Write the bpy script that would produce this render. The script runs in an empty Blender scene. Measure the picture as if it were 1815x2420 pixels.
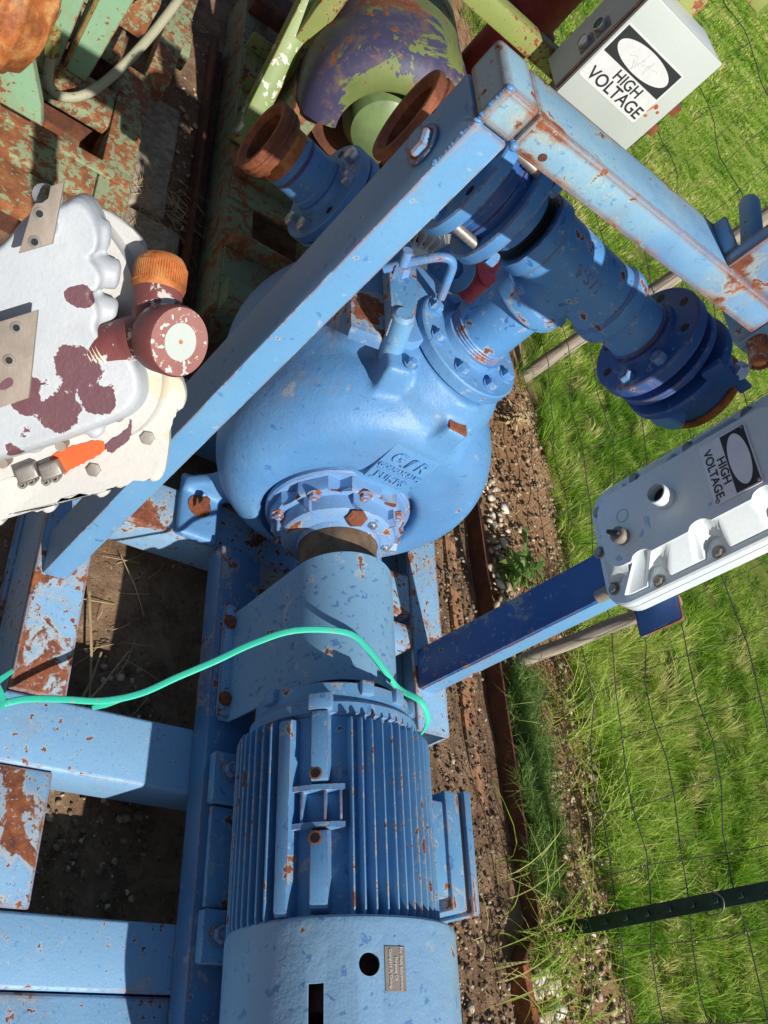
import bpy, bmesh, math, random
import numpy as np
from mathutils import Vector, Matrix, Euler
random.seed(7); rng = np.random.default_rng(11)
scene = bpy.context.scene
# ------------------------------------------------------------------ camera
RC = np.array([[0.03515553, 0.77735309, 0.62808142], [0.83016706, 0.32718511, -0.45141173], [-0.55640519, 0.53728212, -0.63383057]])
CAM = Vector((0, 0, 1.58))
cd = bpy.data.cameras.new('camera'); cam = bpy.data.objects.new('camera', cd); scene.collection.objects.link(cam)
m = Matrix.Identity(4)
for i in range(3):
    m[i][0] = RC[0][i]; m[i][1] = -RC[1][i]; m[i][2] = -RC[2][i]; m[i][3] = CAM[i]
cam.matrix_world = m
cd.sensor_fit = 'VERTICAL'; cd.sensor_height = 36; cd.sensor_width = 27; cd.lens = 36 * 2064.9 / 2420
cd.clip_start = .02; cd.clip_end = 2000
scene.camera = cam
# ------------------------------------------------------------------ light
SUN = Vector((1.24, .26, 1.0)).normalized()
w = bpy.data.worlds.new('World'); scene.world = w; w.use_nodes = True
nt = w.node_tree; nt.nodes.clear()
sky = nt.nodes.new('ShaderNodeTexSky'); sky.sky_type = 'NISHITA'; sky.sun_disc = False; sky.air_density = .9
sky.sun_elevation = math.asin(SUN.z); sky.sun_rotation = math.atan2(SUN.x, SUN.y)
bg = nt.nodes.new('ShaderNodeBackground'); bg.inputs[1].default_value = .06
out = nt.nodes.new('ShaderNodeOutputWorld')
nt.links.new(sky.outputs[0], bg.inputs[0]); nt.links.new(bg.outputs[0], out.inputs[0])
sl = bpy.data.lights.new('sun', 'SUN'); sl.energy = 5.0; sl.angle = math.radians(.53); sl.color = (1, .965, .91)
so = bpy.data.objects.new('sun', sl); scene.collection.objects.link(so)
so.rotation_euler = SUN.to_track_quat('Z', 'Y').to_euler(); so.location = SUN * 20
scene.view_settings.view_transform = 'Standard'; scene.view_settings.look = 'None'
scene.view_settings.exposure = .0; scene.view_settings.gamma = 1
scene.render.engine = 'CYCLES'
scene.cycles.use_denoising = True
scene.cycles.max_bounces = 6; scene.cycles.diffuse_bounces = 3; scene.cycles.glossy_bounces = 3
scene.cycles.use_adaptive_sampling = True
try: scene.cycles.denoiser = 'OPENIMAGEDENOISE'
except Exception: pass

# ------------------------------------------------------------------ materials
def srgb(r, g, b):
    f = lambda c: (c / 255 / 12.92) if c / 255 <= .04045 else ((c / 255 + .055) / 1.055) ** 2.4
    return (f(r), f(g), f(b), 1)
class NT:
    def __init__(s, name):
        s.m = bpy.data.materials.new(name); s.m.use_nodes = True
        s.t = s.m.node_tree; s.t.nodes.clear()
        s.o = s.t.nodes.new('ShaderNodeOutputMaterial'); s.b = s.t.nodes.new('ShaderNodeBsdfPrincipled')
        s.t.links.new(s.b.outputs[0], s.o.inputs[0])
        s.co = s.t.nodes.new('ShaderNodeTexCoord').outputs['Object']
    def n(s, typ, **kw):
        x = s.t.nodes.new(typ)
        for k, v in kw.items(): setattr(x, k, v)
        return x
    def put(s, sock, v):
        if isinstance(v, bpy.types.NodeSocket): s.t.links.new(v, sock)
        else: sock.default_value = v
    def noise(s, scale, detail=6, rough=.6, dist=0, vec=None, off=0):
        x = s.n('ShaderNodeTexNoise')
        x.inputs['Scale'].default_value = scale; x.inputs['Detail'].default_value = detail
        x.inputs['Roughness'].default_value = rough; x.inputs['Distortion'].default_value = dist
        v = vec or s.co
        if off:
            a = s.n('ShaderNodeVectorMath', operation='ADD'); s.put(a.inputs[0], v); a.inputs[1].default_value = (off, off * 1.7, off * .3); v = a.outputs[0]
        s.put(x.inputs['Vector'], v)
        return x.outputs['Fac']
    def scaled(s, sx, sy, sz):
        a = s.n('ShaderNodeVectorMath', operation='MULTIPLY'); s.put(a.inputs[0], s.co); a.inputs[1].default_value = (sx, sy, sz)
        return a.outputs[0]
    def step(s, v, a, b):
        x = s.n('ShaderNodeMapRange', interpolation_type='SMOOTHSTEP'); s.put(x.inputs[0], v)
        x.inputs[1].default_value = a; x.inputs[2].default_value = b
        return x.outputs[0]
    def math(s, op, a, b=0.0, clamp=False):
        x = s.n('ShaderNodeMath', operation=op); x.use_clamp = clamp; s.put(x.inputs[0], a); s.put(x.inputs[1], b)
        return x.outputs[0]
    def mix(s, f, a, b):
        x = s.n('ShaderNodeMix', data_type='RGBA'); s.put(x.inputs[0], f); s.put(x.inputs[6], a); s.put(x.inputs[7], b)
        return x.outputs[2]
    def ramp(s, f, stops):
        x = s.n('ShaderNodeValToRGB'); s.put(x.inputs[0], f); e = x.color_ramp.elements
        while len(e) < len(stops): e.new(.5)
        for el, (p, c) in zip(e, stops): el.position = p; el.color = c
        return x.outputs[0]
    def bump(s, h, strength=.3, dist=.01, normal=None):
        x = s.n('ShaderNodeBump'); x.inputs['Strength'].default_value = strength; x.inputs['Distance'].default_value = dist
        s.put(x.inputs['Height'], h)
        if normal: s.put(x.inputs['Normal'], normal)
        return x.outputs[0]
    def sep(s, v=None):
        x = s.n('ShaderNodeSeparateXYZ'); s.put(x.inputs[0], v or s.co); return x.outputs
RUST_D = srgb(84, 42, 28); RUST_M = srgb(136, 72, 42); RUST_O = srgb(190, 110, 55)
def rustcol(N, sc=30, bright=0.0):
    f = N.noise(sc, 5, .7, .3, off=3.1)
    if bright >= 2: return N.ramp(f, [(.25, srgb(120, 62, 36)), (.48, srgb(190, 112, 56)), (.72, srgb(226, 178, 116))])
    if bright >= 1: return N.ramp(f, [(.25, srgb(124, 64, 34)), (.5, srgb(196, 112, 54)), (.75, srgb(222, 164, 100))])
    if bright: return N.ramp(f, [(.25, srgb(100, 58, 38)), (.5, srgb(150, 92, 56)), (.75, srgb(176, 124, 80))])
    return N.ramp(f, [(.3, srgb(92, 50, 36)), (.52, srgb(134, 76, 48)), (.72, srgb(172, 106, 62))])
def paint(name, col, col2, rust=.70, rs=9, chips=.72, cs=55, edge=0.0, spots=None, spot_thr=.66, spot_scale=35, halo=srgb(205, 205, 190), halo_w=.045,
          rough=.42, orange=.25, under=None, under_thr=.6, under_scale=8, under_hot=(), bump=.18, rbright=0, dirt=.0, spec=.5, hot=(), edge_amt=.21, tip=None):
    """weathered paint: colour drift, darker spots, chips down to rust with a pale halo, worn edges"""
    N = NT(name)
    big = N.noise(3.5, 4, .6); c = N.mix(N.step(big, .32, .68), col, col2)
    if spots: c = N.mix(N.math('MULTIPLY', N.step(N.noise(spot_scale, 3, .55, .6, off=9), spot_thr, spot_thr + .03), .75), c, spots)
    fine = N.noise(160, 3, .6)
    c = N.mix(N.math('MULTIPLY', N.step(fine, .5, .75), .18), c, (col[0] * .55, col[1] * .55, col[2] * .6, 1))
    if under:
        un = N.noise(under_scale, 8, .68, .4, off=21)
        for hx, hy, hz, hr, ha in under_hot:
            dv = N.n('ShaderNodeVectorMath', operation='DISTANCE'); N.put(dv.inputs[0], N.co); dv.inputs[1].default_value = (hx, hy, hz)
            un = N.math('ADD', un, N.math('MULTIPLY', N.step(dv.outputs['Value'], hr * 1.25, hr * .55), ha))
        c = N.mix(N.math('MULTIPLY', N.step(un, under_thr - .04, under_thr), .35), c, (min(1, col[0] * 1.15), min(1, col[1] * 1.15), min(1, col[2] * 1.15), 1))
        c = N.mix(N.step(un, under_thr, under_thr + .02), c, under)
    zone = N.math('MULTIPLY', N.math('SUBTRACT', N.noise(3.1, 3, .5, off=27), .5), .30)
    r1 = N.math('ADD', N.noise(rs, 10, .66, .35, off=5), zone); r2 = N.math('ADD', N.noise(cs, 5, .6, .25, off=14), N.math('MULTIPLY', zone, 1.1))
    for hx, hy, hz, hr, ha in hot:   # places where rust gathers (joints, spills)
        dv = N.n('ShaderNodeVectorMath', operation='DISTANCE'); N.put(dv.inputs[0], N.co); dv.inputs[1].default_value = (hx, hy, hz)
        hk = N.math('MULTIPLY', N.step(dv.outputs['Value'], hr, hr * .15), ha); r1 = N.math('ADD', r1, hk)
    if tip:   # wear on the outer rims of a round body (axis along X at y, z)
        sx = N.sep(); yy = N.math('SUBTRACT', sx[1], tip[0]); zz = N.math('SUBTRACT', sx[2], tip[1])
        rr = N.math('SQRT', N.math('ADD', N.math('MULTIPLY', yy, yy), N.math('MULTIPLY', zz, zz)))
        r1 = N.math('ADD', r1, N.math('MULTIPLY', N.step(rr, tip[2], tip[3]), tip[4]))
    if edge:
        bv = N.n('ShaderNodeBevel', samples=4); bv.inputs[0].default_value = edge
        ge = N.n('ShaderNodeNewGeometry')
        d = N.n('ShaderNodeVectorMath', operation='DOT_PRODUCT'); N.put(d.inputs[0], bv.outputs[0]); N.put(d.inputs[1], ge.outputs['True Normal'])
        e = N.step(d.outputs['Value'], .9985, .94)
        ed = N.math('MULTIPLY', e, edge_amt)
        r1 = N.math('ADD', r1, ed); r2 = N.math('ADD', r2, N.math('MULTIPLY', e, .13))
    keep = N.step(N.noise(130, 4, .7, off=41), .30, .40)
    mask = N.math('MAXIMUM', N.math('MULTIPLY', N.step(r1, rust, rust + .035), keep), N.step(r2, chips, chips + .035))
    stain = N.step(r1, rust - .13, rust + .03)
    hal = N.math('MAXIMUM', N.step(r1, rust - halo_w, rust + .005), N.step(r2, chips - halo_w, chips))
    c = N.mix(N.math('MULTIPLY', stain, .30), c, srgb(150, 122, 92))
    c = N.mix(N.math('MULTIPLY', hal, .42), c, halo)
    if dirt:
        c = N.mix(N.math('MULTIPLY', N.step(N.noise(6, 7, .7, off=31), .45, .7), dirt), c, srgb(120, 100, 78))
    c = N.mix(mask, c, rustcol(N, 40, rbright))
    N.put(N.b.inputs['Base Color'], c)
    N.put(N.b.inputs['Roughness'], N.math('ADD', N.math('MULTIPLY', mask, .4), N.math('ADD', rough, N.math('MULTIPLY', big, .12))))
    N.b.inputs['Specular IOR Level'].default_value = spec
    hgt = N.math('ADD', N.math('MULTIPLY', N.noise(220, 3, .6), .25), N.math('ADD', N.math('MULTIPLY', N.noise(38, 4, .55), orange), N.math('MULTIPLY', mask, -.5)))
    hgt = N.math('ADD', hgt, N.math('MULTIPLY', N.math('MULTIPLY', mask, N.noise(120, 4, .7)), .5))
    N.put(N.b.inputs['Normal'], N.bump(hgt, bump, .006))
    return N.m
def rusty(name, bright=0, green=None, gthr=.55, gs=14, rough=.85, dark=0.0):
    N = NT(name); c = rustcol(N, 22, bright)
    c = N.mix(N.math('MULTIPLY', N.step(N.noise(9, 6, .7, off=2), .5, .7), .6), c, srgb(88, 58, 44))
    if green:
        gz = N.math('ADD', N.noise(gs, 9, .72, .3, off=7), N.math('MULTIPLY', N.math('SUBTRACT', N.noise(gs * .14, 4, .6, off=19), .5), .55))
        c = N.mix(N.math('MULTIPLY', N.step(gz, gthr, gthr + .03), .9), c, green)
    if dark: c = N.mix(dark, c, srgb(48, 38, 32))
    N.put(N.b.inputs['Base Color'], c); N.b.inputs['Roughness'].default_value = rough
    N.put(N.b.inputs['Normal'], N.bump(N.noise(70, 7, .7), .5, .006))
    return N.m
def plain(name, col, rough=.5, metal=0, var=.15, scale=20, bump=.1, bs=80):
    N = NT(name); f = N.noise(scale, 6, .65)
    c = N.mix(N.step(f, .3, .7), (col[0] * (1 - var), col[1] * (1 - var), col[2] * (1 - var), 1), (min(1, col[0] * (1 + var)), min(1, col[1] * (1 + var)), min(1, col[2] * (1 + var)), 1))
    N.put(N.b.inputs['Base Color'], c); N.b.inputs['Roughness'].default_value = rough; N.b.inputs['Metallic'].default_value = metal
    if bump: N.put(N.b.inputs['Normal'], N.bump(N.noise(bs, 5, .6), bump, .004))
    return N.m
M = {}
BLUE = srgb(88, 142, 195); BLUE2 = srgb(104, 157, 204); PALE = srgb(142, 184, 216); DEEP = srgb(48, 93, 161)
M['pump'] = paint('pump_paint', BLUE, BLUE2, rust=.70, rs=7, chips=.71, cs=34, spots=srgb(66, 114, 175), spot_thr=.66, spot_scale=60, orange=.7, bump=.38, rough=.4, dirt=.16, hot=((.0, -.19, .57, .13, .17), (.17, .02, .57, .07, .16), (.05, -.25, .42, .16, .12), (.215, .03, .50, .06, .10)))
M['pipe'] = paint('pipe_paint', srgb(80, 140, 198), srgb(98, 156, 208), rust=.70, rs=8, chips=.645, cs=30, spots=DEEP, spot_thr=.65, bump=.25, rough=.38, edge=.004)
M['arm'] = paint('arm_paint', srgb(104, 159, 204), srgb(118, 169, 208), rust=.70, rs=6, chips=.70, cs=42, edge=.006, spots=srgb(76, 126, 185), spot_thr=.655, bump=.15)
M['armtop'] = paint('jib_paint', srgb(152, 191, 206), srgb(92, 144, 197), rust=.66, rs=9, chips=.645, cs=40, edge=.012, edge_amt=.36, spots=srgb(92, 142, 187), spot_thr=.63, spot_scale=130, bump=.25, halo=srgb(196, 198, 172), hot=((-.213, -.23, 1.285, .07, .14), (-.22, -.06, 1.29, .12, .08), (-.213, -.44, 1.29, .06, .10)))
M['skid'] = paint('skid_paint', PALE, srgb(126, 172, 210), hot=((-.18, -.46, .13, .13, .085), (-.06, -.46, .13, .12, .06), (-.45, -.32, .13, .12, .09), (.2, -.46, .13, .12, .03)), rust=.61, rs=9.5, chips=.61, cs=75, edge=.007, edge_amt=.26, spots=srgb(96, 146, 187), spot_thr=.63, spot_scale=140, bump=.35)
M['skidx'] = paint('skid_paint_fair', PALE, srgb(132, 176, 212), rust=.68, rs=8, chips=.635, cs=66, edge=.005, spots=srgb(92, 144, 191), spot_thr=.64, spot_scale=130, bump=.3)
M['rail'] = paint('rail_paint', srgb(66, 116, 164), srgb(88, 136, 179), rust=.64, rs=8, chips=.65, cs=40, edge=.004, bump=.25, dirt=.25)
M['guard'] = paint('guard_paint', srgb(116, 159, 191), srgb(128, 169, 197), rust=.76, rs=6, chips=.685, cs=24, spots=srgb(70, 116, 169), spot_thr=.61, spot_scale=70, bump=.14, rough=.45)
M['motor'] = paint('motor_paint', srgb(88, 140, 187), srgb(112, 163, 200), rust=.665, rs=10, chips=.65, cs=30, edge=.003, spots=srgb(66, 114, 172), spot_thr=.64, spot_scale=60, bump=.22, orange=.2)
M['fin'] = paint('fin_paint', srgb(88, 140, 187), srgb(114, 163, 202), rust=.69, rs=30, chips=.675, cs=80, tip=(-.013, .18, .1610, .1655, .095), bump=.2, orange=.2)
M['shroud'] = paint('shroud_paint', srgb(150, 188, 218), srgb(134, 176, 210), rust=.70, rs=7, chips=.675, cs=24, spots=srgb(84, 133, 187), spot_thr=.63, spot_scale=55, bump=.35, orange=.7, rough=.35)
M['deep'] = paint('deep_blue_paint', srgb(40, 84, 146), srgb(50, 98, 162), rust=.68, rs=8, chips=.69, cs=40, bump=.18, edge=.003)
M['bearing'] = paint('bearing_paint', srgb(106, 150, 200), srgb(120, 161, 204), rust=.67, rs=10, chips=.66, cs=36, edge=.003, bump=.28)
M['grime'] = plain('grime', srgb(112, 92, 72), .9, 0, .4, 16, .5)
M['rust'] = rusty('rust'); M['rustb'] = rusty('bright_rust', 1); M['rustd'] = rusty('dark_rust', 0, dark=.55)
M['rustmouth'] = rusty('mouth_rust', 0, rough=.7)
M['greenskid'] = rusty('green_rust', .5, srgb(146, 164, 126), .50, 46)
M['greendark'] = rusty('green_rust_dark', .5, srgb(124, 146, 112), .47, 46)
M['greenplate'] = paint('green_plate', srgb(132, 174, 138), srgb(146, 184, 148), rust=.60, rs=7, chips=.66, edge=.006, halo=srgb(160, 160, 116))
M['lime'] = paint('lime_paint', srgb(150, 160, 88), srgb(136, 150, 84), rust=.60, rs=22, chips=.60, cs=60, edge=.006, halo=srgb(176, 172, 104))
M['limebar'] = paint('lime_bar', srgb(116, 138, 70), srgb(134, 150, 82), rust=.64, rs=12, chips=.70, edge=.006, under=srgb(214, 212, 198), under_thr=.57, under_scale=30, halo=srgb(180, 164, 96))
M['purple'] = paint('purple_guard', srgb(120, 132, 70), srgb(98, 112, 62), rust=.575, rs=8, chips=.60, cs=44, under=srgb(68, 66, 96), under_thr=.44, under_scale=3.6, halo=srgb(120, 96, 74), rough=.5, bump=.25)
M['greendrum'] = plain('green_drum', srgb(116, 136, 88), .4, 0, .2, 9)
M['white'] = paint('white_enclosure', srgb(196, 200, 203), srgb(178, 184, 190), rust=.74, rs=6, chips=.76, under=srgb(104, 66, 74), under_thr=.64, under_scale=6.5, halo=srgb(206, 202, 192), bump=.3, orange=.6, rough=.38)
M['whitec'] = paint('white_flange', srgb(204, 200, 190), srgb(190, 190, 188), rust=.78, rs=6, chips=.78, under=srgb(206, 194, 170), under_thr=.54, under_scale=7, halo=srgb(204, 194, 172), bump=.3, rough=.5)
M['burg'] = paint('burgundy_pipe', srgb(112, 56, 56), srgb(126, 72, 70), rust=.8, rs=6, chips=.85, under=srgb(206, 198, 190), under_thr=.555, under_scale=26, halo=srgb(190, 170, 160), bump=.35, rough=.5)
M['burgface'] = paint('burgundy_face', srgb(150, 98, 92), srgb(160, 112, 104), rust=.8, rs=6, chips=.85, under=srgb(222, 214, 204), under_thr=.56, under_scale=80, bump=.3)
M['burgflat'] = paint('burgundy_bare', srgb(98, 60, 70), srgb(112, 76, 86), rust=.9, chips=.9, under=srgb(206, 206, 204), under_thr=.66, under_scale=110, halo=srgb(150, 130, 130), bump=.3)
M['grey'] = paint('grey_enclosure', srgb(192, 201, 202), srgb(202, 209, 208), rust=.83, rs=6, chips=.80, halo=srgb(180, 170, 150), bump=.2, orange=.35, rough=.4)
M['greyc'] = paint('grey_cover', srgb(226, 232, 232), srgb(214, 225, 230), rust=.82, rs=6, chips=.80, spots=srgb(130, 175, 215), spot_thr=.70, spot_scale=14, bump=.2, orange=.4, rough=.4)
M['greyf'] = paint('box_front', srgb(188, 196, 190), srgb(194, 200, 194), rust=.84, rs=6, chips=.82, bump=.1, rough=.4)
M['steel'] = plain('bare_steel', srgb(150, 144, 136), .5, .6, .15, 30, .15)
M['bracket'] = plain('bare_bracket', srgb(150, 138, 126), .6, .2, .12, 26, .2)
M['bright'] = plain('zinc_bolt', srgb(190, 195, 205), .3, .8, .1, 40)
M['black'] = plain('black_rubber', srgb(26, 26, 28), .55, 0, .2)
M['inkblack'] = plain('sign_black', srgb(44, 46, 50), .45, 0, .1, 30, 0)
M['signwhite'] = plain('sign_white', srgb(216, 217, 216), .4, 0, .05, 30, 0)
M['signgrey'] = plain('sign_grey', srgb(238, 239, 242), .35, 0, .05, 30, 0)
M['green'] = plain('green_button', srgb(20, 96, 70), .3, 0, .1)
M['red'] = plain('red_paint', srgb(206, 78, 98), .45, 0, .18, 30)
M['redpipe'] = plain('red_oxide', srgb(140, 44, 34), .6, 0, .35, 8, .3)
M['orange'] = plain('orange_spray', srgb(226, 92, 34), .5, 0, .12, 26)
M['orangecap'] = rusty('cap_rust', 1, rough=.75); M['casting'] = rusty('casting_rust', 2, rough=.6)
M['teal'] = paint('teal_strap', srgb(56, 196, 164), srgb(70, 208, 176), rust=.9, chips=.9, under=srgb(150, 176, 150), under_thr=.62, under_scale=40, rough=.4)
M['hose'] = paint('hose', srgb(176, 172, 142), srgb(140, 146, 124), rust=.9, chips=.9, under=srgb(110, 112, 100), under_thr=.6, under_scale=30, rough=.6)
def mat_wood():
    N = NT('weathered_wood'); v = N.scaled(60, 60, 4)
    c = N.ramp(N.noise(1, 7, .65, .5, v), [(.3, srgb(108, 100, 90)), (.5, srgb(166, 154, 138)), (.75, srgb(196, 184, 166))])
    N.put(N.b.inputs['Base Color'], c); N.b.inputs['Roughness'].default_value = .85
    N.put(N.b.inputs['Normal'], N.bump(N.noise(1, 6, .6, .5, v), .5, .006)); return N.m
M['wood'] = mat_wood()
def mat_post():
    N = NT('tpost_green'); c = N.mix(N.step(N.noise(20, 5, .6), .4, .7), srgb(30, 62, 50), srgb(52, 84, 66))
    N.put(N.b.inputs['Base Color'], c); N.b.inputs['Roughness'].default_value = .55; return N.m
M['tpost'] = mat_post()
M['wire'] = plain('fence_wire', srgb(104, 102, 94), .5, .5, .3, 60, 0)
M['concrete'] = plain('concrete', srgb(160, 148, 132), .9, 0, .35, 40, .5, 120)
def mat_ground():
    N = NT('ground_earth'); xyz = N.sep()
    dirt = N.ramp(N.noise(14, 10, .72, .3), [(.28, srgb(92, 72, 56)), (.48, srgb(138, 110, 86)), (.62, srgb(162, 133, 105)), (.8, srgb(184, 158, 130))])
    speck = N.step(N.noise(150, 3, .7, off=4), .62, .68); dirt = N.mix(N.math('MULTIPLY', speck, .7), dirt, srgb(186, 166, 138))
    dk = N.step(N.noise(95, 3, .7, off=8), .60, .68); dirt = N.mix(N.math('MULTIPLY', dk, .75), dirt, srgb(52, 40, 32))
    clay = N.mix(N.step(N.noise(5, 7, .7, off=2), .4, .65), srgb(158, 120, 86), srgb(190, 154, 116))
    y = N.math('ADD', xyz[1], N.math('MULTIPLY', N.math('SUBTRACT', N.noise(2.2, 6, .65, off=6), .5), .35))
    c = N.mix(N.math('MULTIPLY', N.step(y, 1.75, 1.85), .8), dirt, clay)
    lawn = N.ramp(N.noise(1.3, 8, .7, .2, off=12), [(.3, srgb(118, 140, 52)), (.5, srgb(142, 164, 66)), (.7, srgb(168, 182, 90))])
    lawn = N.mix(N.math('MULTIPLY', N.step(N.noise(60, 4, .7), .45, .65), .5), lawn, srgb(60, 80, 26))
    soil = N.mix(N.step(N.noise(20, 6, .7, off=3), .4, .6), srgb(104, 112, 56), srgb(118, 134, 58))
    far = N.step(y, 3.2, 5.0)
    g = N.mix(far, soil, lawn)
    edge = N.step(y, 2.08, 2.2)
    c = N.mix(edge, c, g)
    N.put(N.b.inputs['Base Color'], c); N.b.inputs['Roughness'].default_value = .95; N.b.inputs['Specular IOR Level'].default_value = .15
    h = N.math('ADD', N.noise(60, 8, .75), N.math('MULTIPLY', N.noise(180, 4, .7), .5))
    N.put(N.b.inputs['Normal'], N.bump(h, .7, .012)); return N.m
M['ground'] = mat_ground()
def mat_grass(name, a, b, c2):
    N = NT(name); at = N.n('ShaderNodeAttribute', attribute_name='tint'); t = at.outputs['Fac']
    c = N.ramp(N.math('ADD', N.math('MULTIPLY', t, .6), N.math('MULTIPLY', N.noise(1.6, 5, .6), .5)), [(.3, a), (.52, b), (.8, c2)])
    N.put(N.b.inputs['Base Color'], c); N.b.inputs['Roughness'].default_value = .5; N.b.inputs['Specular IOR Level'].default_value = .3
    tr = N.n('ShaderNodeBsdfTranslucent'); N.put(tr.inputs[0], c)
    mx = N.n('ShaderNodeMixShader'); mx.inputs[0].default_value = .5
    N.t.links.new(N.b.outputs[0], mx.inputs[1]); N.t.links.new(tr.outputs[0], mx.inputs[2]); N.t.links.new(mx.outputs[0], N.o.inputs[0])
    return N.m
M['grass'] = mat_grass('grass_blades', srgb(100, 146, 42), srgb(162, 200, 66), srgb(232, 224, 152))
M['weed'] = mat_grass('weed_leaf', srgb(92, 130, 60), srgb(130, 164, 86), srgb(170, 190, 116))
M['straw'] = plain('dry_straw', srgb(190, 168, 124), .8, 0, .2)
M['pebble'] = None
def mat_pebble():
    N = NT('pebbles'); at = N.n('ShaderNodeAttribute', attribute_name='tint')
    c = N.ramp(at.outputs['Fac'], [(.0, srgb(92, 76, 60)), (.35, srgb(150, 128, 102)), (.7, srgb(196, 178, 150)), (1, srgb(228, 220, 206))])
    N.put(N.b.inputs['Base Color'], c); N.b.inputs['Roughness'].default_value = .85; return N.m
M['pebble'] = mat_pebble()
def mat_plate():
    N = NT('tan_steel_plate'); c = N.ramp(N.noise(7, 8, .7, .3), [(.3, srgb(136, 84, 56)), (.5, srgb(172, 122, 86)), (.7, srgb(178, 146, 112))])
    c = N.mix(N.step(N.noise(9, 7, .7, off=5), .62, .66), c, srgb(120, 122, 118))
    c = N.mix(N.math('MULTIPLY', N.step(N.noise(70, 3, .6, off=8), .62, .68), .8), c, srgb(60, 44, 34))
    c = N.mix(N.step(N.noise(11, 8, .72, .4, off=17), .50, .56), c, N.mix(N.noise(40, 6, .7), srgb(70, 54, 42), srgb(150, 122, 94)))
    N.put(N.b.inputs['Base Color'], c); N.b.inputs['Roughness'].default_value = .85; N.put(N.b.inputs['Normal'], N.bump(N.noise(60, 6, .7), .5, .006)); return N.m
M['plate'] = mat_plate()

# ------------------------------------------------------------------ helpers
BASE = {}
COL = scene.collection
def thing(name, label, cat, base=(0, 0, 0), group=None):
    o = bpy.data.objects.new(name, None); COL.objects.link(o); o.location = base; o.empty_display_size = .1
    o['label'] = label; o['category'] = cat
    if group: o['group'] = group
    BASE[o] = Vector(base); return o
def finish(bm, name, mat, ang=35):
    bmesh.ops.recalc_face_normals(bm, faces=bm.faces)
    me = bpy.data.meshes.new(name); bm.to_mesh(me); bm.free()
    if mat: me.materials.append(M[mat] if isinstance(mat, str) else mat)
    if ang:
        me.shade_smooth()
        try: me.set_sharp_from_angle(angle=math.radians(ang))
        except Exception: pass
    return me
def obj(name, bm, mat, parent=None, ang=35, base=None, label=None):
    b = BASE.get(parent, Vector(base or (0, 0, 0)))
    bmesh.ops.translate(bm, verts=bm.verts, vec=-b)
    me = finish(bm, name, mat, ang)
    o = bpy.data.objects.new(name, me); COL.objects.link(o)
    if parent: o.parent = parent
    else: o.location = b
    BASE[o] = b
    if label: o['label'] = label
    return o
def inst(name, me, parent, mw):
    """a part that shares mesh data, placed by a world matrix"""
    o = bpy.data.objects.new(name, me); COL.objects.link(o)
    o.parent = parent; o.matrix_basis = Matrix.Translation(-BASE[parent]) @ mw; BASE[o] = BASE[parent]; return o
def tag(o, label, cat=None, group=None, kind=None):
    o['label'] = label
    if cat: o['category'] = cat
    if group: o['group'] = group
    if kind: o['kind'] = kind
    return o
def nb(): return bmesh.new()
def box(bm, x0, x1, y0, y1, z0, z1, bev=.003, seg=2, mat=None):
    vs = [bm.verts.new((x, y, z)) for x in (x0, x1) for y in (y0, y1) for z in (z0, z1)]
    f = [(0, 1, 3, 2), (4, 6, 7, 5), (0, 4, 5, 1), (2, 3, 7, 6), (0, 2, 6, 4), (1, 5, 7, 3)]
    fs = [bm.faces.new([vs[i] for i in q]) for q in f]
    es = list({e for q in fs for e in q.edges})
    new = vs
    if bev: r = bmesh.ops.bevel(bm, geom=es, offset=bev, segments=seg, affect='EDGES', profile=.5); new = list({v for fc in r['faces'] for v in fc.verts})
    if mat is not None: bmesh.ops.transform(bm, matrix=mat, verts=[v for v in set(new) | set(v for v in vs if v.is_valid)])
    return new
def frame(axis, up=None):
    a = Vector(axis).normalized(); u = Vector(up) if up else (Vector((0, 0, 1)) if abs(a.z) < .9 else Vector((1, 0, 0)))
    u = (u - a * u.dot(a)).normalized(); v = a.cross(u); return a, u, v
def lathe(bm, prof, o, axis, seg=40, up=None, a0=0, a1=360, close=False):
    """prof = [(r, t)] with t along the axis; r = 0 ends close to a point"""
    a, u, v = frame(axis, up); o = Vector(o); full = abs(a1 - a0) >= 359.9
    n = seg if full else seg + 1; rings = []
    for r, t in prof:
        if r <= 1e-6: rings.append([bm.verts.new(o + a * t)]); continue
        rings.append([bm.verts.new(o + a * t + (u * math.cos(th) + v * math.sin(th)) * r) for th in (math.radians(a0 + (a1 - a0) * i / seg) for i in range(n))])
    for A, B in zip(rings, rings[1:]):
        for i in range(n if full else n - 1):
            j = (i + 1) % n
            q = [A[i] if len(A) > 1 else A[0], A[j] if len(A) > 1 else A[0], B[j] if len(B) > 1 else B[0], B[i] if len(B) > 1 else B[0]]
            q = list(dict.fromkeys(q))
            if len(q) > 2:
                try: bm.faces.new(q)
                except ValueError: pass
    return rings
def cyl(bm, o, axis, r, t0, t1, seg=32, bev=0.0):
    p = [(0, t0), (r - bev, t0), (r, t0 + bev), (r, t1 - bev), (r - bev, t1), (0, t1)] if bev else [(0, t0), (r, t0), (r, t1), (0, t1)]
    lathe(bm, p, o, axis, seg)
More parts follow.
